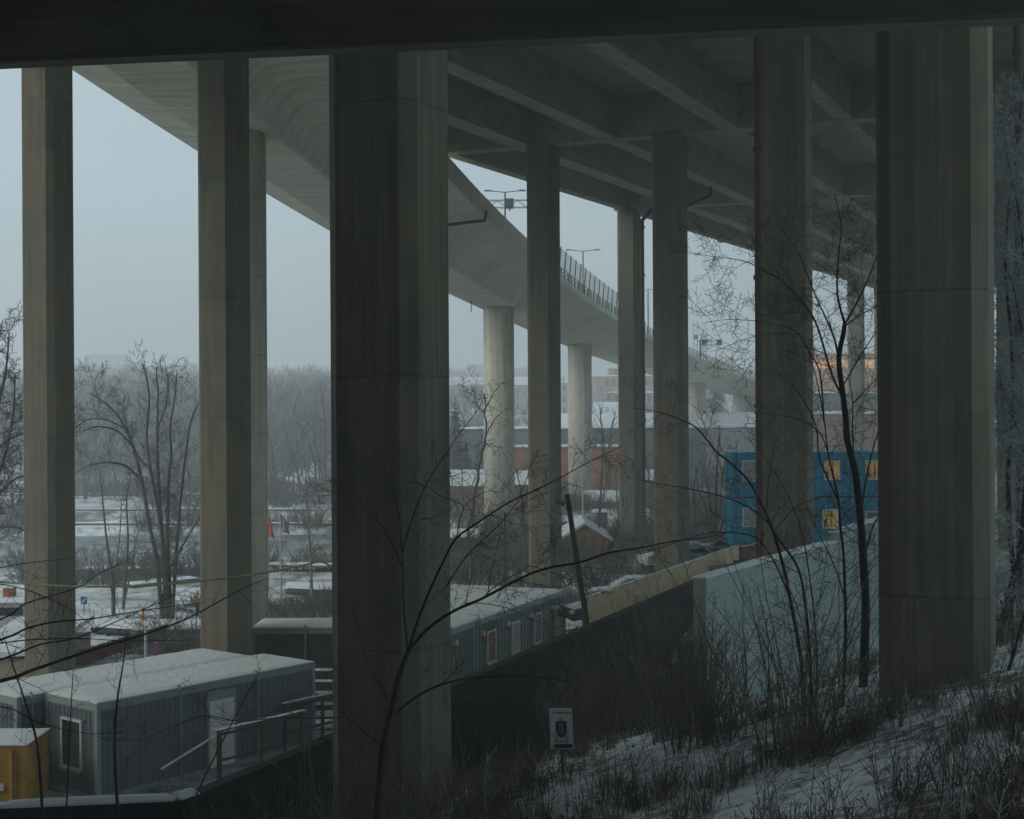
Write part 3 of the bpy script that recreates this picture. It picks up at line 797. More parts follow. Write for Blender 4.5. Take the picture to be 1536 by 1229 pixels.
# blue two-storey cabins on the road
bl = P(1098, 750, 80.0); bw = 2.92
zt = P(1098, 679, 80).z; zm = P(1098, 748.5, 80).z; zb2 = P(1098, 822, 80).z
def bwin(px, z0, z1, w_, gl, mod):
    zz = P(1098, z0, 80).z; return ('f', P(px, 700, 80).x - mod, zz, w_, P(1098, z1, 80).z, gl)
spec_up = [[(1113, 1140, 691, 723, 'blind_glass')], [(1165, 1190, 691, 723, 'dusk_glass')], [(1236, 1260, 692, 721, 'lit_window')], [(1298, 1323, 692, 721, 'lit_window')]]
spec_lo = [[(1113, 1140, 762, 791, 'blind_glass')], [(1165, 1190, 762, 791, 'dusk_glass')], [(1233, 1257, 765, 794, 'lit_window')], [(1298, 1323, 768, 796, 'dusk_glass')]]
bd = [1098, 1162, 1217, 1276, 1334]
word = ['left end', 'hidden behind the drainpipe', 'right of the pillar', 'beside the dark pillar']
BL = {(1, 0): 'upper blue cabin at the left end with a pale square window and a snowy roof', (0, 0): 'lower blue cabin at the left end, pale window, above the car bonnet',
      (1, 1): 'upper blue cabin mostly hidden by the pillar with the rusty drainpipe', (0, 1): 'lower blue cabin mostly hidden by the pillar with the rusty drainpipe',
      (1, 2): 'upper blue cabin with a yellow lit square window', (0, 2): 'lower blue cabin with a yellow lit window in a brown frame',
      (1, 3): 'upper blue cabin with a lit window half dark, next to the big right pillar', (0, 3): 'lower blue cabin with an unlit window above the snowy wall step'}
for fl in (0, 1):
    for i in range(4):
        xa, xb = P(bd[i], 700, 80).x, P(bd[i + 1], 700, 80).x - 0.05
        z0 = zb2 if fl == 0 else zm + 0.12
        hh = (zm - zb2) if fl == 0 else zt - zm - 0.12
        ws = []
        for p0, p1, y0, y1, gl in (spec_up if fl else spec_lo)[i]:
            za, zc = P(1098, y1, 80).z - z0, P(1098, y0, 80).z - z0
            ws.append(('f', P(p0, 700, 80).x - xa, za, (p1 - p0) * 80 / F, zc - za, gl))
        c = cabin('blue_cabin', (xa, 80, z0), 0, xb - xa, 2.5, hh, 'barrack_blue', 'barrack_blue', BL[(fl, i)], 'stacked blue cabins', 0.16, windows=ws, seed=40 + i + 5 * fl, roofmat='snow')
        if fl == 0:
            for ch in [k for k in c.children if k.name.startswith('snow_layer')]: bpy.data.objects.remove(ch)
            g = MB(); g.box(0.05, xb - xa - 0.05, 0.05, 2.45, hh + 0.003, hh + 0.117); g.build('spacer', 'dark_pipe', c)
# yellow box in the lower left corner
yb = Q(48, 1116, 2.05)
t = thing('yellow_container', (yb.x - 3.4, yb.y, 0), 'ochre yellow steel container with a snowy lid in the lower left corner', 'container', rz=0.0)
g = MB(); g.box(0, 3.2, 0, 2.0, 0.1, 2.0); ribbed(g, (0.1, -0.004), (3.1, -0.004), 0.2, 1.85, (0, -1), 0.5, 0.05); g.build('body', 'yellow_paint', t)
g = MB(); snow_cap(g, -0.05, 3.26, -0.05, 2.05, 2.003, 0.10, 12, 6, 61); g.build('snow_layer', 'roof_snow', t)
g = MB(); g.box(2.35, 2.62, -0.09, -0.06, 0.75, 0.95); g.build('plate', 'sign_white', t)
g = MB(); g.tube([Vector((2.9, -0.09, 0.15)), Vector((2.9, -0.09, 1.9))], 0.03, 6); g.build('lock_bar', 'brown_timber', t)
# grey tank at the left edge behind the yellow box
tk = Q(20, 1050, 2.5)
t = thing('site_tank', (tk.x - 2.6, tk.y - 0.5, 0), 'grey snow covered box at the left edge between the yellow container and the cabin', 'tank')
g = MB(); g.box(0, 2.9, 0, 1.4, 0.3, 2.35); g.build('body', 'grey_metal', t)
g = MB(); g.box(-0.04, 2.94, -0.04, 1.44, 2.353, 2.43); g.build('lid', 'frame_green', t)
g = MB(); snow_cap(g, 0, 2.9, 0, 1.4, 2.433, 0.12, 10, 5, 64); g.build('snow_layer', 'roof_snow', t)
for x in (0.2, 2.6):
    g = MB(); g.box(x, x + 0.12, 0.1, 1.3, 0, 0.298); g.build('foot', 'dark_pipe', t)

# timber railings at the cabin door
def rail_run(a, b, z0, h, label, n_=3, mat='red_timber', sn=True, name='timber_railing'):
    dd = b - a; dd.z = 0; L = dd.length
    t = thing(name, (a.x, a.y, z0), label, 'railing', 'timber railings by the cabins', math.atan2(dd.y, dd.x))
    for i in range(n_):
        x = L * i / (n_ - 1); g = MB(); g.box(x - 0.042, x + 0.042, -0.055, 0.04, 0 if z0 < 0.1 else -z0, h); g.build('post', mat, t)
    for z in (h * 0.45, h - 0.1):
        g = MB(); g.box(-0.1, L + 0.1, -0.085, -0.057, z - 0.04, z + 0.04); g.build('rail', mat, t)
    if sn:
        g = MB(); g.box(-0.14, L + 0.14, -0.10, 0.07, h + 0.003, h + 0.035); g.build('hand_rail', mat, t)
        g = MB(); snow_cap(g, -0.14, L + 0.14, -0.10, 0.07, h + 0.037, 0.06, 22, 2, 5); g.build('snow_layer', 'snow', t)
    return t
ax = dd.normalized(); out = Vector((ax.y, -ax.x, 0))
w0 = ca + ax * (Lc * 0.40) + out * 1.25; w0.z = 0
w1 = ca + ax * (Lc * 0.40 + 3.4) + out * 1.25; w2 = ca + ax * (Lc * 0.40 + 3.6) + out * 0.25; w3 = w2 + ax * 3.4
rail_run(w0, w1, 0, 1.62, 'brown timber rail with snow in front of the white cabin door', 3)
rail_run(w2, w3, 0, 1.72, 'brown timber rail with snow running on right of the white door', 3)
a_ = ca + ax * (Lc * 0.40 - 0.7) + out * 1.2
t = thing('ramp_rail', (a_.x, a_.y, 0), 'pale sloping handrail left of the white cabin door', 'handrail')
g = MB(); g.tube([Vector((-0.9, -1.0, 0.85)), Vector((0.7, 0.75, 1.65))], 0.035, 6); g.build('rail', 'white_metal', t)
for k in (0.1, 0.9):
    q = Vector((-0.9, -1.0, 0.85)).lerp(Vector((0.7, 0.75, 1.65)), k); g = MB(); g.tube([Vector((q.x, q.y, 0)), q], 0.03, 6); g.build('post', 'lamp_metal', t)
# snowy plank steps between the cabin and the big pillar
sp = Q(487, 1085, 0.6)
t = thing('plank_steps', (sp.x - 0.9, sp.y, 0), 'stack of snowy plank steps seen left of the big dark pillar', 'steps')
for i in range(6):
    z = 0.35 + i * 0.34; y = i * 0.33
    g = MB(); g.box(0, 1.9, y, y + 0.30, z, z + 0.05); tr = g.build('tread', 'dark_pipe', t)
    g = MB(); snow_cap(g, 0, 1.9, y, y + 0.3, z + 0.053, 0.07, 8, 3, 70 + i); g.build('snow_layer', 'snow', tr)
for x in (0.02, 1.82):
    g = MB(); g.tube([Vector((x + 0.03, 0.0, 0.0)), Vector((x + 0.03, 2.05, 2.1))], 0.06, 4); g.build('stringer', 'brown_timber', t)
rq = Q(865, 944, 1.6)
rail_run(Q(846, 938, 2.1), Q(884, 931, 2.1), 0.9, 1.05, 'thin red metal railing between the last green-grey cabin and the leaning pole', 3, 'red_board', False, 'red_railing')

# ------------------------------------------------------------------ cars
def car(loc, rz, paint, label, snow_amount=1.0, van=False):
    t = thing('parked_car', loc, label, 'car', 'cars parked behind the site', rz)
    W = 1.72; hz = 1.45 if not van else 1.75
    prof = [(0.05, 0.28), (0.0, 0.55), (0.12, 0.78), (1.15, 0.92), (1.85, hz - 0.06), (2.2, hz), (3.35, hz), (3.75, hz - 0.12), (4.25, 0.98), (4.32, 0.6), (4.25, 0.28)]
    g = MB(); n = len(prof)
    for s in (-1, 1):
        for x, z in prof:
            tuck = 0.0 if z < 0.95 else 0.16 * (z - 0.95) / (hz - 0.95)
            g.v.append(Vector((x, s * (W / 2 - tuck), z)))
    g.f.append(tuple(range(n))); g.f.append(tuple(reversed(range(n, 2 * n))))
    for k in range(n): g.f.append((k, n + k, n + (k + 1) % n, (k + 1) % n))
    b = g.build('body', paint, t)
    bev = b.modifiers.new('bevel', 'BEVEL'); bev.width = 0.06; bev.segments = 2; bev.limit_method = 'ANGLE'
    g = MB()
    g.quad(Vector((1.19, -0.70, 0.955)), Vector((1.19, 0.70, 0.955)), Vector((1.83, 0.60, hz - 0.085)), Vector((1.83, -0.60, hz - 0.085)))
    for p in g.v: p.x -= 0.02; p.z += 0.02
    g.build('windscreen', 'dusk_glass', t)
    for s in (-1, 1):
        g = MB(); y0, y1 = s * (W / 2 + 0.012), s * (W / 2 - 0.145)
        g.quad(Vector((1.45, y0, 0.97)), Vector((2.65, y0, 0.97)), Vector((2.65, y1, hz - 0.10)), Vector((1.98, y1, hz - 0.10)))
        g.quad(Vector((2.73, y0, 0.97)), Vector((3.85, y0, 0.97)), Vector((3.58, y1, hz - 0.10)), Vector((2.73, y1, hz - 0.10)))
        g.build('side_window', 'dark_glass', t)
        g = MB(); g.box(-0.03, 0.08, s * 0.62 - 0.16, s * 0.62 + 0.16, 0.58, 0.72); g.build('headlight', 'white_metal', t)
        g = MB(); g.box(4.26, 4.36, s * 0.68 - 0.12, s * 0.68 + 0.12, 0.65, 0.85); g.build('tail_light', 'sign_red', t)
        g = MB(); g.box(1.45, 1.58, s * 0.98 - 0.1, s * 0.98 + 0.1, 0.95, 1.08); g.build('mirror', paint, t)
        for x in (0.82, 3.42):
            g = MB(); g.tube([Vector((x, s * 0.66, 0.31)), Vector((x, s * 0.885, 0.31))], 0.31, 20); wh = g.build('wheel', 'black_rubber', t)
            g = MB(); g.tube([Vector((x, s * 0.84, 0.31)), Vector((x, s * 0.895, 0.31))], 0.19, 14); g.build('rim', 'lamp_metal', wh)
    g = MB(); snow_cap(g, 2.0, 3.65, -0.62, 0.62, hz + 0.002, 0.10 * snow_amount, 12, 8, 3)
    k0 = len(g.v)
    h = MB(); snow_cap(h, 0.1, 1.2, -0.72, 0.72, 0.0, 0.08 * snow_amount, 10, 8, 4)
    for p in h.v: p.z += 0.785 + 0.135 * (p.x - 0.1) / 1.1
    g.v += h.v; g.f += [tuple(q + k0 for q in f) for f in h.f]
    if snow_amount > 0.7:
        k0 = len(g.v); h = MB(); snow_cap(h, 1.2, 1.95, -0.6, 0.6, 0.0, 0.05, 8, 8, 6)
        for p in h.v: p.z += 0.94 + 0.50 * (p.x - 1.2) / 0.7 * ((hz - 0.95) / 0.5) * 0.9
        g.v += h.v; g.f += [tuple(q + k0 for q in f) for f in h.f]
    g.build('snow_layer', 'snow', t, smooth_=True)
    return t
def gq(px, py, lift=0.0, d0=40.0):
    """where the view line through a pixel meets the ground"""
    d = d0
    while d < 900:
        p = P(px, py, d)
        if p.z <= ground_h(p.x, p.y) + lift: return p
        d += 0.4
    return p
p = P(1062, 828, 88); zc = P(1070, 806, 88).z - 1.52
p = P(1041, 828, 90); car((p.x, p.y, zc), R(-22), 'car_grey', 'snow covered car with a white windscreen beside the blue cabins')
p = P(1030, 838, 84); car((p.x - 2.6, p.y + 0.5, P(1040, 818, 84).z - 1.45), R(12), 'car_white', 'pale car with a snowy bonnet half hidden by the pillar left of the blue cabins')
p = P(886, 884, 79); car((p.x, p.y, P(900, 865, 79).z - 1.55), R(8), 'car_grey', 'car with a thick white snow roof behind the plywood hoarding')
p = P(848, 921, 66); car((p.x, p.y, P(868, 890, 66).z - 1.45), R(24), 'car_dark', 'dark car behind the leaning pole with a snowy bonnet', 0.5)
def boat(px, py, rz, L, label, mat_):
    p = gq(px, py); t = thing('covered_boat', (p.x, p.y, ground_h(p.x, p.y)), label, 'boat', 'boats laid up under snow', rz)
    g = MB(); nx_, ny_ = 16, 10
    def hull(u, v, up_):
        wd = 0.95 * (math.sin(min(1.0, u * 1.25 + 0.18) * math.pi / 2) if u < 0.65 else math.cos((u - 0.65) / 0.35 * math.pi / 2) ** 0.6 * 0.98 + 0.02)
        a = (v - 0.5) * math.pi
        return Vector((u * L, math.sin(a) * wd, 0.8 * (0.45 + (0.45 if up_ else -0.40) * math.cos(a) ** (0.8 if up_ else 0.6) + 0.12 * u * u)))
    for up_, nm, mm in ((False, 'hull', mat_), (True, 'snow_layer', 'snow')):
        g = MB()
        for a in range(nx_ + 1):
            for b in range(ny_ + 1): g.v.append(hull(a / nx_, b / ny_, up_) + Vector((0, 0, 0.06 if up_ else 0)))
        for a in range(nx_):
            for b in range(ny_): k = a * (ny_ + 1) + b; g.f.append((k, k + ny_ + 1, k + ny_ + 2, k + 1))
        g.build(nm, mm, t, smooth_=True)
    for x in (0.25, 0.7):
        g = MB(); g.box(L * x - 0.06, L * x + 0.06, -0.7, 0.7, 0.0, 0.2); g.build('trestle', 'brown_timber', t)
boat(196, 957, R(12), 5.2, 'snow covered boat laid up behind the red board fence, below the big multi-stemmed tree', 'grey_metal')
boat(140, 952, R(-15), 4.6, 'snow covered boat just right of the leftmost pillar', 'rail_green')
boat(430, 892, R(-10), 4.8, 'farther snow covered boat behind the flagpoles', 'lamp_metal')

# ------------------------------------------------------------------ things on the valley floor
def post_sign(px, ybase_px, d, z_c, label, kind, r_):
    pos = P(px, 600, d); zb_ = ground_h(pos.x, pos.y)
    t = thing('road_sign', (pos.x, pos.y, zb_), label, 'road sign')
    g = MB(); g.tube([Vector((0, 0.04, -0.3)), Vector((0, 0.04, z_c - zb_ + r_))], 0.03, 8); g.build('post', 'lamp_metal', t)
    c = Vector((0, 0, z_c - zb_))
    if kind == 'noparking':
        g = MB(); g.disc(c, r_, 0.02); pl = g.build('sign_plate', 'sign_red', t)
        g = MB(); g.disc(c + Vector((0, -0.022, 0)), r_ * 0.80, 0.01); g.build('blue_field', 'sign_blue', pl)
        g = MB(); q = r_ * 0.60; k = 0.11 * r_
        a, b = c + Vector((-q, -0.036, q)), c + Vector((q, -0.036, -q)); o_ = Vector((k, 0, k)); e = Vector((0, 0.003, 0))
        g.quad(a - o_, b - o_, b + o_, a + o_); g.build('slash', 'sign_red', pl)
    if kind == 'orange':
        g = MB(); g.disc(c, r_, 0.02); pl = g.build('sign_plate', 'sign_orange', t)
        g = MB(); g.tube([c + Vector((math.cos(w_) * r_ * 0.45, -0.026, math.sin(w_) * r_ * 0.45)) for w_ in [k * math.pi / 8 for k in range(17)]], r_ * 0.10, 5); g.build('ring', 'sign_navy', pl)
    if kind == 'panel':
        g = MB(); g.box(-r_, r_, -0.02, 0.02, c.z - r_ * 0.95, c.z + r_ * 0.95); pl = g.build('sign_plate', 'lamp_metal', t)
        g = MB(); g.box(-r_ * .88, r_ * .88, -0.028, -0.021, c.z - r_ * 0.84, c.z + r_ * 0.84); g.build('white_field', 'sign_white', pl)
        g = MB()
        rgx = random.Random(4)
        for row in range(2):
            x = -r_ * 0.62
            while x < r_ * 0.55:
                w_ = rgx.uniform(0.12, 0.3) * r_; z0 = c.z + r_ * (0.12 - 0.42 * row)
                g.box(x, min(x + w_, r_ * 0.66), -0.034, -0.029, z0 - r_ * 0.16, z0 + r_ * rgx.uniform(0.1, 0.26)); x += w_ + 0.03 * r_
        g.build('blue_marks', 'sign_blue', pl)
        g = MB(); g.box(-0.12 * r_ * 2, 0.12 * r_ * 2, -0.02, 0.03, c.z - r_ * 2.2, c.z - r_ * 0.97); g.build('lower_plate', 'sign_white', t)
    if kind == 'blue':
        g = MB(); g.box(-r_ * .8, r_ * .8, -0.02, 0.02, c.z - r_, c.z + r_); pl = g.build('sign_plate', 'sign_blue', t)
        g = MB(); a = Vector((-r_ * .5, -0.024, c.z - r_ * .6)); b = Vector((r_ * .5, -0.024, c.z + r_ * .6)); g.tube([a, b], 0.03, 4); g.build('slash', 'sign_white', pl)
    return t
post_sign(231.5, 0, 55, P(231.5, 975.5, 55).z, 'round blue no parking sign with red rim and slash behind the cabin roof', 'noparking', 7.6 * 55 / F)
post_sign(285.5, 0, 66, P(285.5, 917, 66).z, 'square white sign with blue marks at the end of the red fence', 'panel', 7.0 * 66 / F)
post_sign(292, 0, 69, P(292, 903, 69).z, 'round orange road sign beside the second pillar from the left', 'orange', 4.9 * 69 / F)
post_sign(124, 0, 78, P(124, 901, 78).z, 'small blue sign with a pale slash right of the leftmost pillar', 'blue', 5.8 * 78 / F)
# red board fence
fa, fb = Q(60, 993, 0.75), Q(284, 926, 0.75)
dd_ = fb - fa; L = dd_.length
t = thing('board_fence', (fa.x, fa.y, 0), 'weathered dark red board fence slanting behind the cabin roofs', 'fence', rz=math.atan2(dd_.y, dd_.x)); t['kind'] = 'thing'
g = MB(); rgx = random.Random(2); x = 0.0
while x < L: g.box(x, x + 0.115, -0.015, 0.015, 0.05, 0.72 + rgx.uniform(-0.03, 0.04)); x += 0.125
g.build('boards', 'red_board', t)
for i in range(9):
    g = MB(); x = L * i / 8; g.box(x - 0.05, x + 0.05, 0.018, 0.115, -0.2, 0.7); g.build('post', 'brown_timber', t)
g = MB(); g.box(0, L, 0.02, 0.06, 0.5, 0.6); g.build('rail', 'brown_timber', t)
# marker post, thin poles by the fence
for px, ya, yb_, d, mt, lab in ((214.5, 912, 932, 72, 'sign_orange', 'thin orange marker post left of the big tree'), (218.5, 941, 968, 60, 'white_metal', 'short white post in front of the red fence')):
    p = P(px, yb_, d); q = P(px, ya, d); z0 = ground_h(p.x, p.y)
    t = thing('marker_post', (p.x, p.y, z0), lab, 'post')
    g = MB(); g.tube([Vector((0, 0, 0)), Vector((0, 0, q.z - z0))], 0.06, 8); g.build('stake', mt, t)
    g = MB(); g.tube([Vector((0, 0, q.z - z0)), Vector((0, 0, q.z - z0 + 0.08))], 0.085, 8); g.build('cap', 'snow', t)
# sagging green hose or cable
pts = [P(-40, 868, 47), P(0, 873, 47), P(115, 880, 46), P(210, 879, 46), P(300, 872, 46), P(400, 859, 46.5), P(455, 848, 46.5), P(482, 843, 46.5), P(500, 851, 46.5), P(560, 872, 46.5)]
def spline(ps, n=6):
    out_ = []
    for k in range(len(ps) - 1):
        p0, p1, p2_, p3 = ps[max(k - 1, 0)], ps[k], ps[k + 1], ps[min(k + 2, len(ps) - 1)]
        for j in range(n):
            u = j / n
            out_.append(0.5 * ((2 * p1) + (p2_ - p0) * u + (2 * p0 - 5 * p1 + 4 * p2_ - p3) * u * u + (3 * p1 - p0 - 3 * p2_ + p3) * u ** 3))
    out_.append(ps[-1]); return out_
g = MB(); g.tube(spline(pts), 0.035, 6); o = g.build('site_cable', 'cable_green', None, Vector(pts[4])); tag(o, 'yellow-green cable sagging across the view in front of the left pillars', 'cable')
# flagpoles
def flagpole(px, ya, yb_, d, fl, label, fx0, fx1, fy0, fy1):
    b_ = P(px, yb_, d); tp = P(px, ya, d); z0 = ground_h(b_.x, b_.y)
    t = thing('flagpole', (b_.x, b_.y, z0), label, 'flagpole')
    g = MB(); g.tube([Vector((0, 0, 0)), Vector((0, 0, tp.z - z0))], [0.07, 0.04], 8); g.build('pole', 'white_metal', t)
    za, zc = P(px, fy1, d).z - z0, P(px, fy0, d).z - z0; wf = (fx1 - fx0) * d / F
    g = MB(); nn = 8
    for i in range(nn + 1):
        for j in range(nn + 1):
            u, v = i / nn, j / nn
            # a limp flag: the free edge hangs down along the pole
            x = 0.05 + wf * u * (0.35 + 0.65 * v); z = zc - (zc - za) * (v * 0.82 + 0.18 * u)
            g.v.append(Vector((x, 0.10 * math.sin(6 * u + 2 * v), z)))
    for i in range(nn):
        for j in range(nn): k = i * (nn + 1) + j; g.f.append((k, k + nn + 1, k + nn + 2, k + 1))
    o = g.build('flag', fl, t, smooth_=True); sd2 = o.modifiers.new('thick', 'SOLIDIFY'); sd2.thickness = 0.01
flagpole(402.5, 765, 882, 90, 'orange_cloth', 'white flagpole with a limp orange flag right of the pale round column', 402.5, 411, 774, 809)
flagpole(421.5, 767, 925, 82, 'pale_cloth', 'white flagpole with a pale limp flag, right of the orange one', 421.5, 434, 772, 802)
flagpole(874.5, 704, 800, 125, 'blue_white_cloth', 'white flagpole with a narrow pale blue pennant in front of a round column', 874.5, 880, 709, 738)
# pier, quays
def plank_pier(pa_, pb_, w_, label, name, rail=False):
    dd = pb_ - pa_; dd.z = 0; L = dd.length
    t = thing(name, (pa_.x, pa_.y, -0.6), label, 'pier', rz=math.atan2(dd.y, dd.x)); t['kind'] = 'thing'
    z = pa_.z + 0.6
    g = MB(); g.box(0, L, 0, w_, z - 0.22, z - 0.08); g.build('deck', 'brown_timber', t)
    g = MB(); snow_cap(g, 0, L, 0, w_, z - 0.078, 0.12, 30, 4, 7); g.build('snow_layer', 'snow', t)
    for i in range(int(L / 2.2) + 1):
        for y in (0.1, w_ - 0.1):
            g = MB(); g.cyl((min(i * 2.2 + 0.1, L - .1), y, 0), (min(i * 2.2 + 0.1, L - .1), y, z - 0.223), 0.09, 8); g.build('pile', 'dark_pipe', t)
plank_pier(Q(398, 846, 0.55), Q(520, 848, 0.55), 1.6, 'snowy white pier behind the two flagpoles', 'pier')
plank_pier(Q(117, 853, 0.5), Q(292, 851, 0.5), 1.8, 'long snowy jetty behind the thin saplings', 'jetty')
plank_pier(Q(200, 876, 0.3), Q(300, 866, 0.3), 1.4, 'short snowy landing stage behind the big tree', 'jetty')
for (pxa, pxb, py, zt_, lab) in ((-80, 640, 785, 0.45, 'low dark quay wall topped with snow along the far side of the canal'), (-90, 470, 764, 1.0, 'dark terrace wall with a line of snow above the far quay'),
                                 (-60, 500, 741, 1.65, 'upper snow-topped terrace wall below the bare wood')):
    a, b = Q(pxa, py, zt_), Q(pxb, py, zt_)
    o_ = wall_line('quay_wall', [a, b], [zt_ - 0.6], zt_, 0.6, 'bank_earth', lab, 'wall', True, 'snow', 77)
# hut with snowy roof, left edge
hx0, hx1 = P(-60, 985, 58.5).x, P(76, 985, 60).x
t = thing('site_hut', (hx0, 58.5, 0), 'low cream board shelter with a broad snowy roof behind the leftmost pillar', 'hut')
ze, zr_ = P(0, 984, 58.5).z, P(0, 926, 66).z; Lh = hx1 - hx0
g = MB(); g.box(0, Lh, 0.15, 7.2, 0, ze - 0.15); g.build('wall', 'cream_board', t)
g = MB(); vs = []
for x, y, z in ((-0.2, -0.1, ze), (Lh + 0.1, -0.1, ze + 0.25), (Lh + 0.1, 7.5, zr_ + 0.1), (-0.2, 7.5, zr_)): vs += [Vector((x, y, z - 0.2)), Vector((x, y, z))]
g.v = vs
for q in ((0, 6, 4, 2), (1, 3, 5, 7), (0, 2, 3, 1), (2, 4, 5, 3), (4, 6, 7, 5), (6, 0, 1, 7)): g.f.append(q)
g.build('roof', 'snow', t)
# low white kiosk with a brick chimney
kp = Q(-12, 925, 1.3)
t = thing('white_kiosk', (kp.x, kp.y, ground_h(kp.x, kp.y) - 0.2), 'low white kiosk with small black windows and a brick chimney at the left edge', 'kiosk')
zt_ = P(0, 905, kp.y).z - ground_h(kp.x, kp.y) + 0.2
Lk = P(36, 905, kp.y).x - kp.x
g = MB(); g.box(0, Lk, 0, 2.5, 0, zt_); g.build('wall', 'pale_render', t)
for k in range(4):
    g = MB(); x = Lk * (0.22 + 0.21 * k); g.box(x - 0.18, x + 0.18, -0.03, 0.05, zt_ - 0.62, zt_ - 0.22); g.build('window', 'dark_glass', t)
g = MB(); snow_cap(g, -0.1, Lk + 0.1, -0.1, 2.6, zt_ + 0.002, 0.16, 12, 5, 15); rf = g.build('roof', 'snow', t)
xc = P(14, 900, kp.y + 1.2).x - kp.x
g = MB(); g.box(xc - 0.25, xc + 0.25, 1.0, 1.5, zt_ - 0.1, zt_ + 0.62); ch = g.build('chimney', 'brick', t)
g = MB(); snow_cap(g, xc - 0.3, xc + 0.3, 0.95, 1.55, zt_ + 0.622, 0.08, 5, 5, 16); g.build('snow_layer', 'snow', ch)
# leaning pole with a lamp
lpA, lpB = P(884, 960, 45), P(850.5, 742, 44.5)
t = thing('leaning_pole', lpA, 'dark wooden lamp pole leaning left behind the retaining wall', 'lamp pole')
g = MB(); v_ = lpB - lpA; g.tube([Vector(v_) * -0.4, v_], [0.10, 0.085], 10); g.build('pole', 'near_bark', t)
q0 = v_ * 0.985; q1 = P(838, 750, 44.5) - lpA; q2 = P(832, 746, 44.3) - lpA
g = MB(); g.tube([q0 + Vector((0, 0, -0.15)), q1 + Vector((0.05, 0, -0.06))], 0.035, 6); arm_ = g.build('arm', 'lamp_metal', t)
g = MB(); g.tube([q1 + Vector((0.16, 0, -0.16)), q1.lerp(q2, 0.3), q2], [0.05, 0.14, 0.03], 8); g.build('lamp_head', 'grey_metal', t)
# twin thin stakes
for k, (pa_, pb_) in enumerate((((757, 772), (755, 868)), ((757.5, 775), (762, 868)))):
    a, b = P(*pa_, 74), P(*pb_, 74); z0 = ground_h(b.x, b.y)
    t = thing('thin_pole', (b.x, b.y, z0), ('upright thin pole of a leaning pair in front of the snow bank', 'slightly tilted thin pole beside the upright one at the snow bank')[k], 'pole')
    g = MB(); g.tube([Vector((0, 0, 0)), Vector((a.x - b.x, 0, a.z - z0))], 0.055, 6); g.build('shaft', 'lamp_metal', t)
    g = MB(); g.tube([Vector((a.x - b.x, 0, a.z - z0)), Vector((a.x - b.x, 0, a.z - z0 + 0.1))], 0.075, 6); g.build('cap', 'dark_pipe', t)
# white sign with the crest
sc_ = P(842, 1093, 24.5)
t = thing('crest_sign', (sc_.x, sc_.y, slope_h(*tn(sc_.x, sc_.y)) - 0.3), 'white notice sign with a blue shield crest and blue foot band among the dry weeds', 'sign', rz=0.0)
zc = sc_.z - t.location.z; k = 24.5 / F
sw, sh = 17.2 * k, 30.3 * k
til = 0.035
g = MB(); g.tube([Vector((0.03, 0.05, 0)), Vector((0, 0.05, zc + sh * 0.9))], 0.028, 8); g.build('post', 'lamp_metal', t)
def S(x, z, y=-0.012): return Vector((x * k - (z * k) * til, y, zc + z * k))
def plate(mb, x0, x1, z0, z1, y0, y1):
    i = len(mb.v); mb.v += [S(x0, z0, y1), S(x1, z0, y1), S(x1, z1, y1), S(x0, z1, y1), S(x0, z0, y0), S(x1, z0, y0), S(x1, z1, y0), S(x0, z1, y0)]
    for q in ((0, 1, 2, 3), (7, 6, 5, 4), (0, 4, 5, 1), (1, 5, 6, 2), (2, 6, 7, 3), (3, 7, 4, 0)): mb.f.append(tuple(i + a for a in q))
g = MB(); plate(g, -17.2, 17.2, -30.3, 30.3, 0.02, -0.010); sp_ = g.build('sign_plate', 'sign_white', t)
g = MB(); sh_ = [(-8.2, 11.2), (8.2, 11.2), (8.2, -3)] + [(8.2 * math.cos(a), -3 - 10.2 * math.sin(a) ** 1.15) for a in [math.pi / 2 * j / 8 for j in range(1, 9)]] + [(-8.2 * math.cos(a), -3 - 10.2 * math.sin(a) ** 1.15) for a in [math.pi / 2 * j / 8 for j in range(7, -1, -1)]]
i = len(g.v); n_ = len(sh_); g.v += [S(x, z, -0.018) for x, z in sh_] + [S(x, z, -0.0105) for x, z in sh_]
g.f.append(tuple(i + j for j in range(n_)));
for j in range(n_): g.f.append((i + j, i + n_ + j, i + n_ + (j + 1) % n_, i + (j + 1) % n_))
shd = g.build('shield', 'sign_navy', sp_)
g = MB()   # crown above the shield, small figure with two pillars inside
for x0, x1, z0, z1 in ((-3.6, 3.6, 11.6, 13.2), (-3.4, -2.2, 13.2, 15.2), (-0.6, 0.6, 13.2, 17.6), (2.2, 3.4, 13.2, 15.2), (-2.2, -0.6, 13.2, 14.6), (0.6, 2.2, 13.2, 14.6)): plate(g, x0, x1, z0, z1, -0.0105, -0.018)
g.build('crown_mark', 'gold_paint', sp_)
g = MB()
for x0, x1, z0, z1 in ((-3.2, -1.6, -1.5, 7.5), (1.0, 2.6, -3, 8), (-1.6, 1.0, 6.0, 7.6), (-4.6, 5.6, -4.6, -3.0), (-2.6, 3.4, -8, -7.0)): plate(g, x0, x1, z0, z1, -0.0185, -0.022)
g.build('shield_mark', 'gold_paint', sp_)
g = MB(); plate(g, -10.5, 16, -29, -23.2, -0.0105, -0.016); g.build('foot_band', 'sign_navy', sp_)
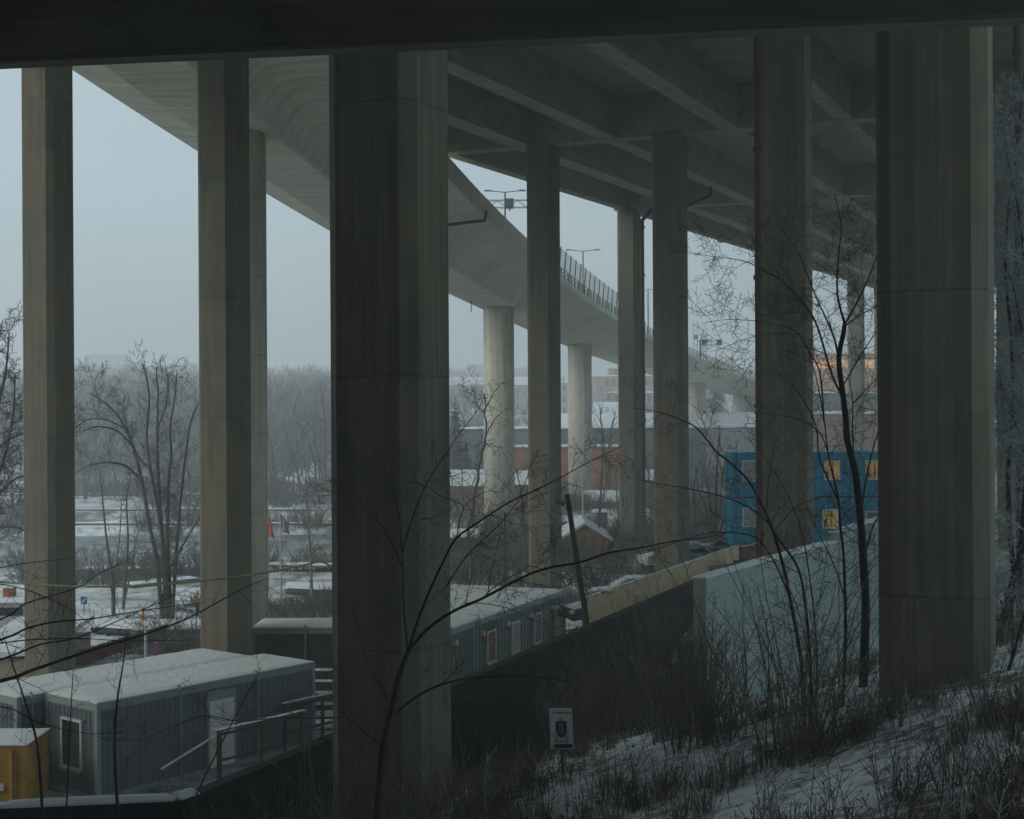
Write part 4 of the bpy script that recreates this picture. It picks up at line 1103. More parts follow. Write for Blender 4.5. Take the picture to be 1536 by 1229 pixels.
# lettering too small to read in the photograph, kept as short strokes of that size
g = MB(); rgx = random.Random(11)
for z0, hh, xa, xb in ((22.5, 2.6, -13, 14), (-20.3, 1.9, -13.5, 13.5), (-27.5, 2.4, -15.2, -11.6)):
    x = xa
    while x < xb:
        w_ = rgx.uniform(0.8, 1.7)
        plate(g, x, x + 0.45, z0, z0 + hh, -0.0105, -0.015)
        if rgx.random() < 0.75: plate(g, x + 0.47, x + w_, z0 + (hh - 0.5) * rgx.choice((0, 1, 0.5)), z0 + (hh - 0.5) * 1.0 + 0.45, -0.0105, -0.015)
        x += w_ + (0.5 if rgx.random() < 0.85 else 1.5)
g.build('lettering', 'sign_navy', sp_)

# ------------------------------------------------------------------ buildings across the water
def building(name, label, px0, px1, ytop, ybase, d, depth, mat, rows=0, cols=0, glass='dusk_glass', roof='flat', roof_px=3, win=(0.5, 0.55), rz=0.0, cat='building', group=None, m0=0.12, bands=()):
    a, b = P(px0, ybase, d), P(px1, ybase, d)
    zt_ = P((px0 + px1) / 2, ytop, d).z; zb_ = P((px0 + px1) / 2, ybase, d).z
    x0, Lx, hh = a.x, b.x - a.x, zt_ - zb_
    gz = min(zb_, ground_h(a.x, d), ground_h(b.x, d)) - 0.5
    t = thing(name, (x0, d, zb_), label, cat, group, rz); t['kind'] = 'thing'
    g = MB(); g.box(0, Lx, 0, depth, gz - zb_, hh); g.build('wall', mat, t)
    th = roof_px * d / F
    if roof == 'flat':
        g = MB(); snow_cap(g, -0.3, Lx + 0.3, -0.3, depth + 0.3, hh + 0.003, th, 14, 6, int(px0)); g.build('roof', 'snow', t)
    elif roof == 'gable':      # ridge along x, the snowy slope faces us
        g = MB(); e = 0.4
        zr = hh + th
        q = [Vector((-e, -e, hh)), Vector((Lx + e, -e, hh)), Vector((Lx + e, depth / 2, zr)), Vector((-e, depth / 2, zr)), Vector((Lx + e, depth + e, hh)), Vector((-e, depth + e, hh))]
        g.quad(q[0], q[1], q[2], q[3]); g.quad(q[3], q[2], q[4], q[5]); g.tri(q[0], q[3], q[5]); g.tri(q[1], q[4], q[2]); g.quad(q[0] , q[5], q[4], q[1])
        g.build('roof', 'snow', t)
    elif roof == 'front':      # gable end faces us
        g = MB(); e = 0.25; zr = hh + th
        q = [Vector((-e, -e, hh - 0.1)), Vector((Lx / 2, -e, zr)), Vector((Lx + e, -e, hh - 0.1)), Vector((-e, depth, hh - 0.1)), Vector((Lx / 2, depth, zr)), Vector((Lx + e, depth, hh - 0.1))]
        u = Vector((0, 0, 0.22))
        for i0, i1, j0, j1 in ((0, 1, 3, 4), (1, 2, 4, 5)):
            g.quad(q[i0] + u, q[i1] + u, q[j1] + u, q[j0] + u); g.quad(q[j0], q[j1], q[i1], q[i0]); g.quad(q[i0], q[i1], q[i1] + u, q[i0] + u)
        g.build('roof', 'snow', t)
        g = MB(); g.prism([(0, 0), (1, 0), (2, 0)], 0, 1); g.v = [Vector((0, 0.02, hh)), Vector((Lx, 0.02, hh)), Vector((Lx / 2, 0.02, zr)), Vector((0, 0.2, hh)), Vector((Lx, 0.2, hh)), Vector((Lx / 2, 0.2, zr))]
        g.build('gable', mat, t)
    for r in range(rows):
        for c in range(cols):
            cw, rh = Lx * (1 - 2 * m0) / cols, hh / rows
            xx, zz = Lx * m0 + cw * (c + 0.5), rh * (r + 0.52)
            w_, h_ = cw * win[0] / 2, rh * win[1] / 2
            g = MB(); g.box(xx - w_, xx + w_, -0.06, 0.1, zz - h_, zz + h_); g.build('window', glass, t)
    for (n_, z0, z1, m_) in bands:
        g = MB(); za, zc = P(px0, z1, d).z - zb_, P(px0, z0, d).z - zb_
        g.box(-0.02, Lx + 0.02, -0.12, 0.2, za, zc); g.build(n_, m_, t)
    return t
building('sports_hall', 'long green-grey hall with a flat snowy roof behind the round columns', 690, 1060, 643, 735, 205, 22, 'green_cladding', roof_px=2.0)
building('brick_annex', 'orange-red brick building under the green-grey hall, seen between the round columns', 766, 936, 671, 735, 196, 8, 'brick', roof_px=3.0)
building('cottage', 'small snow-roofed house left of the pipe pillar among the trees', 884, 926, 752, 775, 165, 7, 'pale_render', roof='gable', roof_px=14, rows=1, cols=3)
building('cottage', 'red-brown house with snowy roof left of the double pillar base', 968, 1000, 720, 742, 180, 7, 'dull_brick', roof='gable', roof_px=14, rows=1, cols=2)
building('warehouse', 'warehouse under a wide white snow roof behind the green hall', 815, 1150, 642, 662, 235, 30, 'pale_render', roof='gable', roof_px=22, rows=0)
building('gabled_hall', 'taller snow-roofed building rising left of the pipe pillar', 897, 934, 621, 640, 262, 14, 'beige_render', roof='gable', roof_px=18)
building('apartment_block', 'beige apartment block with balconies left of the pipe pillar, top of the terrace', 892, 1010, 565, 640, 420, 16, 'beige_render', rows=4, cols=9, roof_px=3, win=(0.55, 0.5), group=None, bands=(('balcony', 581, 584, 'pale_render'), ('balcony', 600, 603, 'pale_render')))
building('apartment_block', 'lower beige apartment block stepping forward beside the pipe pillar', 909, 1010, 590, 650, 380, 12, 'pink_render', rows=3, cols=8, roof_px=3)
building('apartment_block', 'pale apartment block half hidden between the second and third round columns', 836, 886, 575, 640, 430, 14, 'pale_render', rows=4, cols=4, roof_px=3)
building('apartment_block', 'small beige rooftop storey above the highest apartments', 915, 960, 553, 567, 445, 10, 'beige_render', rows=1, cols=5, roof_px=2)
building('long_house', 'long pinkish house under a bright snow roof left of the pale round column', 640, 800, 578, 620, 480, 16, 'pink_render', rows=2, cols=14, roof='gable', roof_px=13)
building('tower_block', 'faint pink-grey block on the skyline above the snowy roofs', 700, 735, 547, 580, 800, 20, 'pink_render', rows=2, cols=5, roof_px=1.5)
building('tower_block', 'low faint grey block along the skyline left of the pink one', 640, 712, 554, 580, 820, 20, 'pink_render', roof_px=1.5, rows=1, cols=9)
building('tower_block', 'pinkish skyline block just left of the thin pillar', 768, 800, 552, 578, 780, 20, 'pink_render', roof_px=2, rows=1, cols=5)
building('tower_block', 'large pale apartment block fading into the haze at the far left', 112, 205, 546, 585, 860, 26, 'pale_render', rows=5, cols=14, roof_px=1, win=(0.45, 0.4), m0=0.03)
building('tower_block', 'taller step of the hazy apartment block at the far left', 128, 184, 532, 546, 866, 20, 'pale_render', rows=2, cols=8, roof_px=1, win=(0.45, 0.4), m0=0.03)
building('terrace_house', 'low white building on the wooded ridge left of the big pillar', 470, 560, 563, 572, 640, 14, 'pale_render', roof_px=2.5, rows=1, cols=8)
building('cottage', 'brown cottage under a thick snow roof behind the branches right of the big pillar', 668, 726, 729, 768, 150, 8, 'dull_brick', rows=1, cols=4, roof='gable', roof_px=22)
building('snow_roof_shed', 'low shed with a ragged snow roof between the round column and the thin pillar', 768, 800, 727, 762, 152, 7, 'dull_brick', roof='gable', roof_px=19, rows=1, cols=2, cat='shed')
building('garden_hut', 'small beige hut with rows of panes under a white roof behind the tree trunk', 676, 712, 806, 824, 116, 4, 'beige_render', rows=1, cols=5, roof='gable', roof_px=10, cat='hut')
building('ochre_shed', 'ochre shed with its gable end facing us beside the leaning pole', 842, 914, 810, 850, 108, 7, 'ochre_board', roof='front', roof_px=23, cat='shed')
building('pink_kiosk', 'narrow pale pink kiosk just left of the leaning pole', 839, 853, 783, 806, 128, 3, 'pink_render', roof_px=3, cat='kiosk')
building('grey_kiosk', 'dark grey upright kiosk on the snow right of the ochre shed', 895.5, 911.5, 769, 796, 128, 2.5, 'grey_metal', roof_px=3, cat='kiosk')
building('cottage', 'small red-brown cottage among the trees on the left hill', 196, 232, 704, 716, 250, 8, 'dull_brick', roof='gable', roof_px=9, rows=1, cols=4)
building('cottage', 'tiny brown cottage under snow far left, behind the leftmost pillar gap', 140, 166, 712, 722, 262, 7, 'dull_brick', roof='gable', roof_px=8)
building('boat_house', 'long low brown boat house under snow at the left edge', -60, 32, 733, 745, 175, 8, 'dull_brick', roof='gable', roof_px=8, cat='boat house')
building('red_shed', 'small dark red shed behind the round orange sign', 258, 320, 902, 932, 86, 3.5, 'red_board', roof='gable', roof_px=15, cat='shed')
building('orange_block', 'big block with warm orange lit upper floors seen beside the far right pillars', 1190, 1420, 531, 640, 300, 20, 'peach_render', rows=0, roof_px=3,
         bands=(('lit_floor', 541, 553, 'lit_facade'), ('floor_band', 555, 559, 'pale_render'), ('lower_wall', 562, 586, 'peach_render')))
building('glass_hall', 'teal glass fronted hall below the orange lit block', 1190, 1420, 590, 640, 280, 15, 'green_cladding', rows=1, cols=24, roof_px=3, win=(0.6, 0.5), m0=0.01)
building('brick_hall', 'plain dusky brick hall right above the snowy roofs of the blue cabins', 1190, 1420, 621, 700, 255, 12, 'dull_brick', roof_px=4)

# ------------------------------------------------------------------ trees
def at_path(path, acc, s):
    k = 0
    while k < len(acc) - 2 and acc[k + 1] < s: k += 1
    seg = max(1e-6, acc[k + 1] - acc[k]); u = (s - acc[k]) / seg
    return path[k].lerp(path[k + 1], u), (path[k + 1] - path[k]).normalized(), k, u
def twigs(mb, path, rad, rg, dens, length, lev, start=0.25, spread=0.95, up=0.22, taper=0.55, rmin=0.0035, rk=0.010, wander=0.25, sides=3):
    acc = [0.0]
    for k in range(len(path) - 1): acc.append(acc[-1] + (path[k + 1] - path[k]).length)
    T = acc[-1]; s = T * start + rg.random() / dens
    while s < T:
        p, t, k, u = at_path(path, acc, s)
        r0 = rad[k] + (rad[k + 1] - rad[k]) * u
        rv = Vector((rg.gauss(0, 1), rg.gauss(0, 1), rg.gauss(0, 1))); rv -= t * rv.dot(t)
        if rv.length < 1e-4: rv = Vector((1, 0, 0))
        rv.normalize()
        L = length * (1 - taper * s / T) * rg.uniform(0.55, 1.2)
        dr = (t * rg.uniform(0.4, 0.9) + rv * spread + Vector((0, 0, up))).normalized()
        n = 4 if lev > 1 else 3
        sub = [p]; dcur = dr
        for j in range(n):
            dcur = (dcur + Vector((rg.gauss(0, wander), rg.gauss(0, wander), rg.gauss(0, wander) + up * 0.25))).normalized()
            sub.append(sub[-1] + dcur * L / n)
        rr = max(rmin, min(r0 * 0.6, L * rk))
        rs = [max(rmin * 0.8, rr * (1 - 0.75 * j / n)) for j in range(n + 1)]
        mb.tube(sub, rs, sides, False)
        if lev > 1: twigs(mb, sub, rs, rg, dens * 1.7, length * 0.42, lev - 1, 0.15, spread, up, taper, rmin, rk, wander, sides)
        s += rg.uniform(0.5, 1.5) / dens
def guided_tree(name, base, limbs, label, cat='tree', barkm='near_bark', twigm='near_twig', seed=1, dens=2.6, length=0.9, lev=2, group=None, rmin=0.0045, up=0.18, start=0.15, wander=0.28, smooth_n=4, jitter=0.0):
    """limbs: (points, r0, r1[, density factor])"""
    rg = random.Random(seed); base = Vector(base)
    t = thing(name, base, label, cat, group); t['kind'] = 'thing'
    tr, cr = MB(), MB()
    rscale = 0.66 if name == 'bare_tree' else 0.7 if name == 'overhanging_tree' else 1.0
    for lm in limbs:
        pts = spline([Vector(p) for p in lm[0]], smooth_n)
        if jitter:
            pts = [pts[0]] + [p + Vector((rg.gauss(0, jitter), rg.gauss(0, jitter), rg.gauss(0, jitter))) for p in pts[1:]]
        n = len(pts); rs = [rscale * (lm[1] + (lm[2] - lm[1]) * k / (n - 1)) for k in range(n)]
        tr.tube(pts, rs, 7 if lm[1] > 0.03 else 5)
        if len(lm) < 4 or lm[3] > 0: twigs(cr, pts, rs, rg, dens * (lm[3] if len(lm) > 3 else 1), length, lev, start, 0.95, up, 0.5, rmin, 0.010, wander)
    tr.build('trunk', barkm, t, base, smooth_=True); cr.build('crown', twigm, t, base)
    return t
def G(d, pts, dz=0.0): return [P(x, y, d + dz * k / max(1, len(pts) - 1)) for k, (x, y) in enumerate(pts)]

# tree in front of the big pillar
D = 16.5
b0 = P(566, 1215, D)
limbs = [
 (G(D, [(562, 1260), (566, 1215), (575, 1120), (588, 1060), (600, 1010), (612, 978)]), 0.062, 0.042, 0.4),
 (G(D, [(612, 978), (608, 940), (605, 900), (603, 830), (596, 760), (575, 700)], 1.2), 0.026, 0.008),
 (G(D, [(612, 978), (627, 930), (645, 885), (669, 834), (685, 807), (723, 780), (765, 753), (807, 734), (840, 717), (890, 690), (935, 668)], -1.5), 0.030, 0.005),
 (G(D, [(612, 978), (641, 944), (680, 917), (723, 898), (786, 865), (827, 851), (869, 844), (911, 830), (960, 822), (1010, 812), (1060, 806), (1100, 796)], -2.0), 0.032, 0.005),
 (G(D, [(594, 1070), (622, 1047), (657, 1029), (694, 1019), (737, 1015), (790, 1015), (850, 1022)], -1.8), 0.026, 0.006),
 (G(D, [(575, 1120), (555, 1105), (535, 1088), (518, 1074), (513, 1050), (503, 1030), (495, 1005)], 0.8), 0.018, 0.005),
 (G(D, [(518, 1076), (480, 1078), (420, 1077), (360, 1082), (307, 1074), (267, 1087), (207, 1110), (150, 1107)], -1.0), 0.013, 0.004),
 (G(D, [(685, 807), (690, 778), (695, 761), (681, 751), (661, 744), (640, 730), (612, 722)], 0.8), 0.012, 0.005),
 (G(D, [(695, 761), (711, 747), (732, 737), (752, 740)], 0.4), 0.008, 0.004),
 (G(D, [(669, 880), (700, 834), (719, 815), (752, 784), (773, 757), (790, 742)], -0.8), 0.014, 0.004),
 (G(D, [(603, 830), (618, 780), (640, 725), (663, 690), (690, 650), (717, 615), (728, 590)], 1.0), 0.016, 0.004),
 (G(D, [(603, 850), (580, 800), (548, 760), (520, 735), (500, 715)], 0.8), 0.012, 0.004),
 (G(D, [(696, 905), (720, 905), (760, 912), (800, 930), (840, 945)], 0.5), 0.010, 0.004),
 (G(D, [(723, 898), (745, 878), (780, 858), (800, 850), (850, 868), (890, 885)], -0.6), 0.010, 0.004),
 (G(D, [(588, 1060), (560, 1010), (540, 960), (528, 900)], 0.7), 0.012, 0.004),
]
guided_tree('bare_tree', b0, limbs, 'dark bare tree with long low branches in front of the big left pillar', seed=5, dens=5.5, length=0.8, lev=3, rmin=0.0032, up=0.06, wander=0.13)
# branches hanging in from the left
D = 12.5
bl_ = P(-330, 1120, D)
limbs = [
 (G(D, [(-330, 1500), (-330, 1120), (-310, 1060)]), 0.07, 0.06, 0.01),
 (G(D, [(-330, 1120), (-180, 1060), (0, 1022), (50, 1005), (133, 977), (213, 953), (283, 927), (357, 887), (400, 868)], 1.5), 0.034, 0.004),
 (G(D, [(-320, 1080), (-170, 1010), (0, 960), (40, 943), (83, 933), (140, 928), (220, 915), (300, 905)], -1.0), 0.020, 0.003),
 (G(D, [(-310, 1070), (-150, 1035), (0, 990), (60, 967), (115, 957), (180, 930), (240, 903), (290, 880)], 1.0), 0.018, 0.003),
 (G(D, [(-310, 1060), (-150, 980), (0, 930), (40, 905), (113, 883), (150, 860), (190, 842)], 0.5), 0.016, 0.003),
 (G(D, [(-310, 1060), (-120, 900), (-30, 860), (40, 845), (110, 838)], 0.6), 0.012, 0.003),
 (G(D, [(-310, 1060), (-150, 1000), (0, 965), (110, 958), (200, 962), (290, 960)], -0.6), 0.012, 0.003),
 (G(D, [(-320, 1100), (-100, 1080), (0, 1060), (60, 1085), (130, 1100), (190, 1098)], -0.6), 0.012, 0.003),
 (G(D, [(-310, 1060), (-160, 930), (-40, 880), (20, 880), (90, 905), (140, 940)], -0.6), 0.010, 0.003),
]
guided_tree('overhanging_tree', bl_, limbs, 'thin bare branches reaching in from the left edge over the cabin roofs', seed=9, dens=5, length=0.55, lev=2, rmin=0.0026, up=0.05, wander=0.13)
# thin upright saplings before the near cabin
for i, (d, pts, r_) in enumerate(((15, [(64, 1230), (56, 1120), (40, 1060), (20, 1000), (4, 950)], 0.018), (14.5, [(178, 1240), (172, 1130), (176, 1050), (184, 1000), (190, 950)], 0.020), (15.5, [(262, 1270), (300, 1180), (345, 1090), (372, 1040), (392, 1000)], 0.012), (16, [(98, 1240), (104, 1120), (107, 1050), (110, 1005)], 0.012))):
    ps = G(d, pts, 0.6)
    guided_tree('sapling', ps[0], [(ps, r_, 0.004)], ('thin bent sapling at the left edge before the yellow container', 'thin upright sapling before the cabin window', 'slanting thin sapling before the ribbed cabin side', 'shortest thin sapling between the two at the lower left')[i], 'sapling', twigm='near_twig', seed=30 + i, dens=6.0, length=0.45, lev=2, rmin=0.003)
# tree group before the blue cabins
D = 23.0
A1 = [
 (G(D, [(1293, 1075), (1294, 1045), (1297, 960), (1298, 900), (1294, 830), (1291, 785), (1283, 711), (1271, 662), (1268, 625), (1264, 590), (1258, 540), (1265, 500), (1267, 485)]), 0.125, 0.055, 0.35),
 (G(D, [(1267, 485), (1256, 440), (1258, 380), (1262, 340), (1252, 290)], 1), 0.034, 0.007),
 (G(D, [(1267, 487), (1285, 455), (1302, 420), (1315, 385), (1325, 350), (1338, 300)], 1.5), 0.030, 0.006),
 (G(D, [(1266, 490), (1295, 470), (1325, 455), (1360, 425)], 1.8), 0.022, 0.006),
 (G(D, [(1257, 535), (1252, 510), (1240, 480), (1224, 446), (1210, 410), (1195, 375), (1165, 335)], -0.8), 0.030, 0.006),
 (G(D, [(1266, 600), (1247, 560), (1226, 490), (1205, 455), (1170, 420), (1145, 406), (1120, 393), (1087, 387), (1045, 382)], -0.6), 0.032, 0.005, 1.35),
 (G(D, [(1264, 580), (1290, 535), (1310, 505), (1327, 490), (1350, 470)], 0.8), 0.020, 0.006),
 (G(D, [(1283, 711), (1279, 650), (1279, 606), (1275, 570), (1279, 535)], 0.8), 0.020, 0.007),
 (G(D, [(1279, 606), (1305, 578), (1326, 562), (1350, 540)], 0.8), 0.016, 0.006),
 (G(D, [(1291, 785), (1297, 730), (1310, 672), (1325, 625), (1345, 580)], 1.2), 0.028, 0.008),
 (G(D, [(1295, 850), (1302, 814), (1312, 785), (1330, 758), (1360, 730)], 1.0), 0.030, 0.010),
]
guided_tree('bare_tree', P(1294, 1050, D), A1, 'tall dark bare tree forking high up, just left of the big right pillar', seed=15, dens=5, length=1.15, lev=3, twigm='near_twig', rmin=0.0038, up=0.06, wander=0.13)
D = 21.5
A2 = [
 (G(D, [(1262, 1090), (1268, 960), (1267, 880), (1265, 830), (1260, 785), (1258, 752), (1247, 703), (1242, 679), (1236, 630), (1225, 570), (1214, 530)], 1), 0.042, 0.008),
 (G(D, [(1242, 679), (1230, 650), (1205, 632), (1165, 622), (1130, 620)], -0.8), 0.018, 0.005),
 (G(D, [(1258, 752), (1230, 690), (1224, 640), (1205, 600), (1180, 570), (1150, 550)], -0.8), 0.022, 0.005),
 (G(D, [(1236, 630), (1230, 560), (1215, 530), (1197, 500), (1180, 491), (1160, 487), (1128, 481), (1087, 480), (1053, 485)], -0.5), 0.020, 0.004, 1.3),
 (G(D, [(1197, 502), (1160, 500), (1120, 508), (1090, 520), (1065, 528)], -0.5), 0.012, 0.004, 1.2),
 (G(D, [(1268, 900), (1252, 850), (1228, 800), (1210, 760)], 0.6), 0.020, 0.006),
]
guided_tree('bare_tree', P(1262, 1085, D), A2, 'slim bare tree beside the forked one, its twigs crossing the pipe pillar', seed=25, dens=5, length=1.0, lev=3, rmin=0.0035, up=0.05, wander=0.13)
D = 20.5
A3 = [
 (G(D, [(1208, 1120), (1205, 1040), (1200, 979), (1185, 898), (1176, 854), (1160, 798), (1149, 771), (1124, 723), (1097, 696), (1074, 677), (1045, 642), (1016, 628), (991, 619), (950, 612)], -1.0), 0.050, 0.006),
 (G(D, [(1216, 1120), (1216, 1000), (1207, 900), (1196, 850), (1170, 812), (1149, 781), (1124, 762), (1087, 746), (1032, 733), (982, 725), (940, 715)], -1.2), 0.036, 0.005),
 (G(D, [(1185, 898), (1165, 850), (1140, 812), (1110, 800), (1060, 800), (1010, 815), (960, 832)], -0.8), 0.022, 0.005),
 (G(D, [(1220, 1120), (1226, 1010), (1222, 930), (1215, 870), (1203, 800), (1180, 740), (1150, 690), (1120, 655)], 0.8), 0.026, 0.006),
 (G(D, [(1149, 771), (1152, 730), (1158, 690), (1170, 640)], 0.5), 0.016, 0.005),
 (G(D, [(1160, 798), (1195, 760), (1225, 748), (1260, 735)], 0.6), 0.014, 0.005),
]
guided_tree('bare_tree', P(1210, 1115, D), A3, 'leaning many-stemmed bare tree whose long branches arch left over the pale wall', seed=35, dens=4.5, length=0.95, lev=3, rmin=0.0035, up=0.06, wander=0.13)
# trees at the right edge
D = 24
A4 = [
 (G(D, [(1492, 1060), (1497, 992), (1507, 932), (1519, 881), (1532, 830), (1542, 700), (1548, 560), (1546, 400)]), 0.13, 0.03),
 (G(D, [(1524, 881), (1515, 800), (1512, 700), (1520, 600), (1516, 500), (1508, 400), (1514, 300), (1528, 200), (1536, 110)], 1.5), 0.05, 0.008),
 (G(D, [(1542, 700), (1525, 640), (1512, 610), (1503, 585), (1499, 560)], 1), 0.030, 0.008),
 (G(D, [(1546, 560), (1530, 480), (1520, 430), (1506, 395), (1500, 350)], 1), 0.030, 0.008),
 (G(D, [(1546, 450), (1536, 380), (1525, 300), (1512, 240), (1505, 190)], 1), 0.026, 0.006),
 (G(D, [(1507, 932), (1500, 900), (1470, 870), (1445, 845), (1425, 838)], -1.2), 0.014, 0.005),
 (G(D, [(1500, 980), (1480, 935), (1455, 910), (1430, 905)], -1.2), 0.012, 0.005),
]
guided_tree('frosted_tree', P(1492, 1055, D), A4, 'bare tree with frost-grey twigs squeezed between the big right pillar and the picture edge', seed=45, dens=9, length=1.1, lev=3, twigm='frosted_twig', rmin=0.0055, up=0.1)
D = 20
A5 = [(G(D, [(1499, 1075), (1502, 1047), (1517, 992), (1533, 935), (1552, 860)]), 0.040, 0.015), (G(D, [(1517, 992), (1519, 940), (1516, 890)], 0.5), 0.014, 0.005)]
guided_tree('sapling', P(1499, 1070, D), A5, 'slanting dark sapling on the snow at the foot of the big right pillar', 'sapling', seed=46, dens=2.4, length=0.5, lev=2)
D = 26
A6 = [(G(D, [(1526, 1045), (1530, 970), (1540, 900), (1552, 800)]), 0.045, 0.02)]
guided_tree('sapling', P(1526, 1040, D), A6, 'straight dark sapling at the right picture edge on the snow slope', 'sapling', seed=47, dens=2.4, length=0.6, lev=2)

# the big multi-stemmed tree by the red fence
D = 76
B1 = [
 (G(D, [(246, 940), (240, 890), (235, 840), (224, 785), (213, 722), (200, 672), (184, 635), (166, 612), (148, 598), (134, 590)]), 0.21, 0.05),
 (G(D, [(250, 940), (248, 880), (245, 820), (240, 760), (237, 700), (236, 640), (237, 590), (234, 552)], 1), 0.24, 0.05),
 (G(D, [(251, 900), (246, 840), (238, 770), (226, 705), (220, 650), (224, 600), (219, 562), (212, 545)], -2), 0.16, 0.05),
 (G(D, [(256, 940), (254, 880), (252, 830), (252, 760), (253, 720), (257, 680), (255, 640), (262, 600), (265, 560)], 2), 0.21, 0.05),
 (G(D, [(258, 940), (262, 870), (267, 800), (273, 730), (279, 680), (285, 640), (294, 612), (306, 600)], 1), 0.16, 0.04),
 (G(D, [(257, 850), (270, 825), (285, 800), (297, 780), (305, 760)], -1), 0.13, 0.03),
 (G(D, [(213, 722), (190, 700), (165, 694), (135, 698), (110, 712)], -2), 0.11, 0.03),
 (G(D, [(200, 672), (178, 648), (150, 640), (128, 646), (108, 665)], -2), 0.10, 0.03),
 (G(D, [(190, 645), (160, 630), (130, 630), (108, 650), (92, 680)], 2), 0.09, 0.03),
 (G(D, [(148, 598), (142, 580), (146, 560)], 1), 0.05, 0.02),
 (G(D, [(237, 640), (250, 605), (252, 570), (248, 548)], 2), 0.09, 0.03),
 (G(D, [(226, 705), (205, 680), (185, 620), (188, 590)], 2), 0.09, 0.03),
]
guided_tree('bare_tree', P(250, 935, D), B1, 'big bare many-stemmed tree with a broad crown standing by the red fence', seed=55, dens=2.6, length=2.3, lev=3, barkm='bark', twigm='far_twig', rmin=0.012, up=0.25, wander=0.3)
D = 91
B2 = [
 (G(D, [(708, 900), (706, 850), (703, 800), (709, 760), (716, 720), (722, 680), (729, 655), (727, 620), (728, 590)]), 0.20, 0.06),
 (G(D, [(729, 655), (736, 638), (745, 625), (757, 617), (772, 605)], -1), 0.08, 0.02),
 (G(D, [(727, 622), (735, 600), (748, 580), (757, 572)], 1), 0.08, 0.02),
 (G(D, [(727, 622), (715, 605), (706, 592), (690, 582)], 1), 0.07, 0.02),
 (G(D, [(726, 665), (736, 670), (752, 672), (760, 690)], 1), 0.06, 0.02),
 (G(D, [(709, 870), (716, 850), (730, 838), (745, 832)], 1), 0.07, 0.02),
 (G(D, [(722, 690), (712, 700), (720, 672)], 1), 0.05, 0.02),
]
guided_tree('bare_tree', P(708, 890, D), B2, 'lone crooked bare tree in front of the pale round column right of the big pillar', seed=56, dens=2.2, length=1.5, lev=2, barkm='bark', twigm='twig', rmin=0.014, jitter=0.05)
D = 100
B3 = [(G(D, [(1070, 822), (1069, 795), (1066, 760), (1060, 720), (1050, 690)]), 0.20, 0.05), (G(D, [(1071, 822), (1073, 790), (1074, 740), (1076, 690), (1080, 650)]), 0.22, 0.05),
      (G(D, [(1068, 810), (1055, 780), (1043, 755), (1036, 725)], 1), 0.14, 0.04), (G(D, [(1073, 810), (1086, 780), (1092, 740), (1100, 690), (1108, 660)], 1), 0.15, 0.04),
      (G(D, [(1073, 800), (1080, 770), (1083, 720), (1092, 670)], -1), 0.12, 0.04), (G(D, [(1067, 800), (1060, 765), (1048, 735), (1044, 705)], -1), 0.12, 0.04)]
guided_tree('bare_tree', P(1070, 818, D), B3, 'broad bush-like bare tree left of the blue cabins', seed=57, dens=2.0, length=1.5, lev=3, barkm='bark', twigm='twig', rmin=0.014, up=0.45)
D = 62
B4 = [(G(D, [(-60, 930), (-50, 830), (-35, 740), (-30, 650), (-25, 560), (-18, 500)]), 0.34, 0.06), (G(D, [(-50, 830), (-20, 760), (5, 690), (20, 620), (22, 560)], -2), 0.18, 0.04), (G(D, [(-40, 760), (-10, 640), (8, 560), (14, 500)], 1), 0.16, 0.04),
      (G(D, [(-50, 840), (-15, 800), (20, 790), (55, 810), (80, 850)], -1), 0.12, 0.03), (G(D, [(-35, 720), (0, 670), (35, 650), (70, 640), (110, 655)], 1), 0.12, 0.03), (G(D, [(-45, 800), (0, 740), (30, 715), (60, 720)], -1), 0.10, 0.03), (G(D, [(-30, 600), (-8, 540), (4, 480)], 1), 0.09, 0.03)]
guided_tree('bare_tree', P(-60, 930, D), B4, 'large bare tree at the left picture edge, its crown against the sky', seed=58, dens=2.8, length=2.2, lev=3, barkm='bark', twigm='twig', rmin=0.014)
# young trees on the site
for i, (d, stems, lab, bm) in enumerate((
  (80, [[(170, 925), (168, 870), (160, 810), (155, 760), (150, 705)], [(172, 925), (173, 860), (180, 800), (182, 750)]], 'thin pale twin-stemmed sapling left of the big multi-stemmed tree', 'bark'),
  (82, [[(184, 925), (188, 870), (192, 810), (190, 750), (196, 715)], [(187, 900), (198, 850), (206, 800)]], 'slender bare sapling beside the twin-stemmed one', 'bark'),
  (84, [[(468, 915), (467, 870), (466, 830), (462, 790), (460, 750), (458, 700), (455, 680)], [(467, 835), (455, 820), (447, 812)], [(466, 830), (480, 822), (494, 815)], [(463, 790), (476, 780), (488, 765)]], 'slim birch-like sapling left of the big dark pillar', 'birch_bark'),
  (112, [[(900, 815), (898, 780), (902, 730), (904, 680), (903, 645)], [(900, 770), (908, 730), (915, 690)]], 'thin young tree before the snowy roofs, left of the pipe pillar', 'bark'),
  (120, [[(926, 850), (928, 790), (924, 720), (926, 690)]], 'straight slender tree just left of the pipe pillar', 'bark'),
  (96, [[(1046, 830), (1044, 790), (1040, 740), (1046, 700)]], 'slender tree right of the double pillar', 'bark'),
  (104, [[(672, 850), (670, 800), (676, 750), (672, 700)], [(671, 800), (684, 770), (690, 740)]], 'young tree just right of the big dark pillar', 'bark'),
  (98, [[(790, 850), (786, 800), (782, 740), (770, 690)], [(786, 800), (776, 770), (768, 750)]], 'young tree leaning against the thin middle pillar', 'bark'))):
    guided_tree('sapling', G(d, [stems[0][0]])[0], [(G(d, s_, 1.0), 0.11 if k == 0 else 0.06, 0.02) for k, s_ in enumerate(stems)], lab, 'sapling', bm, 'twig', 70 + i, 2.4, 1.3, 2, rmin=0.012, up=0.4)

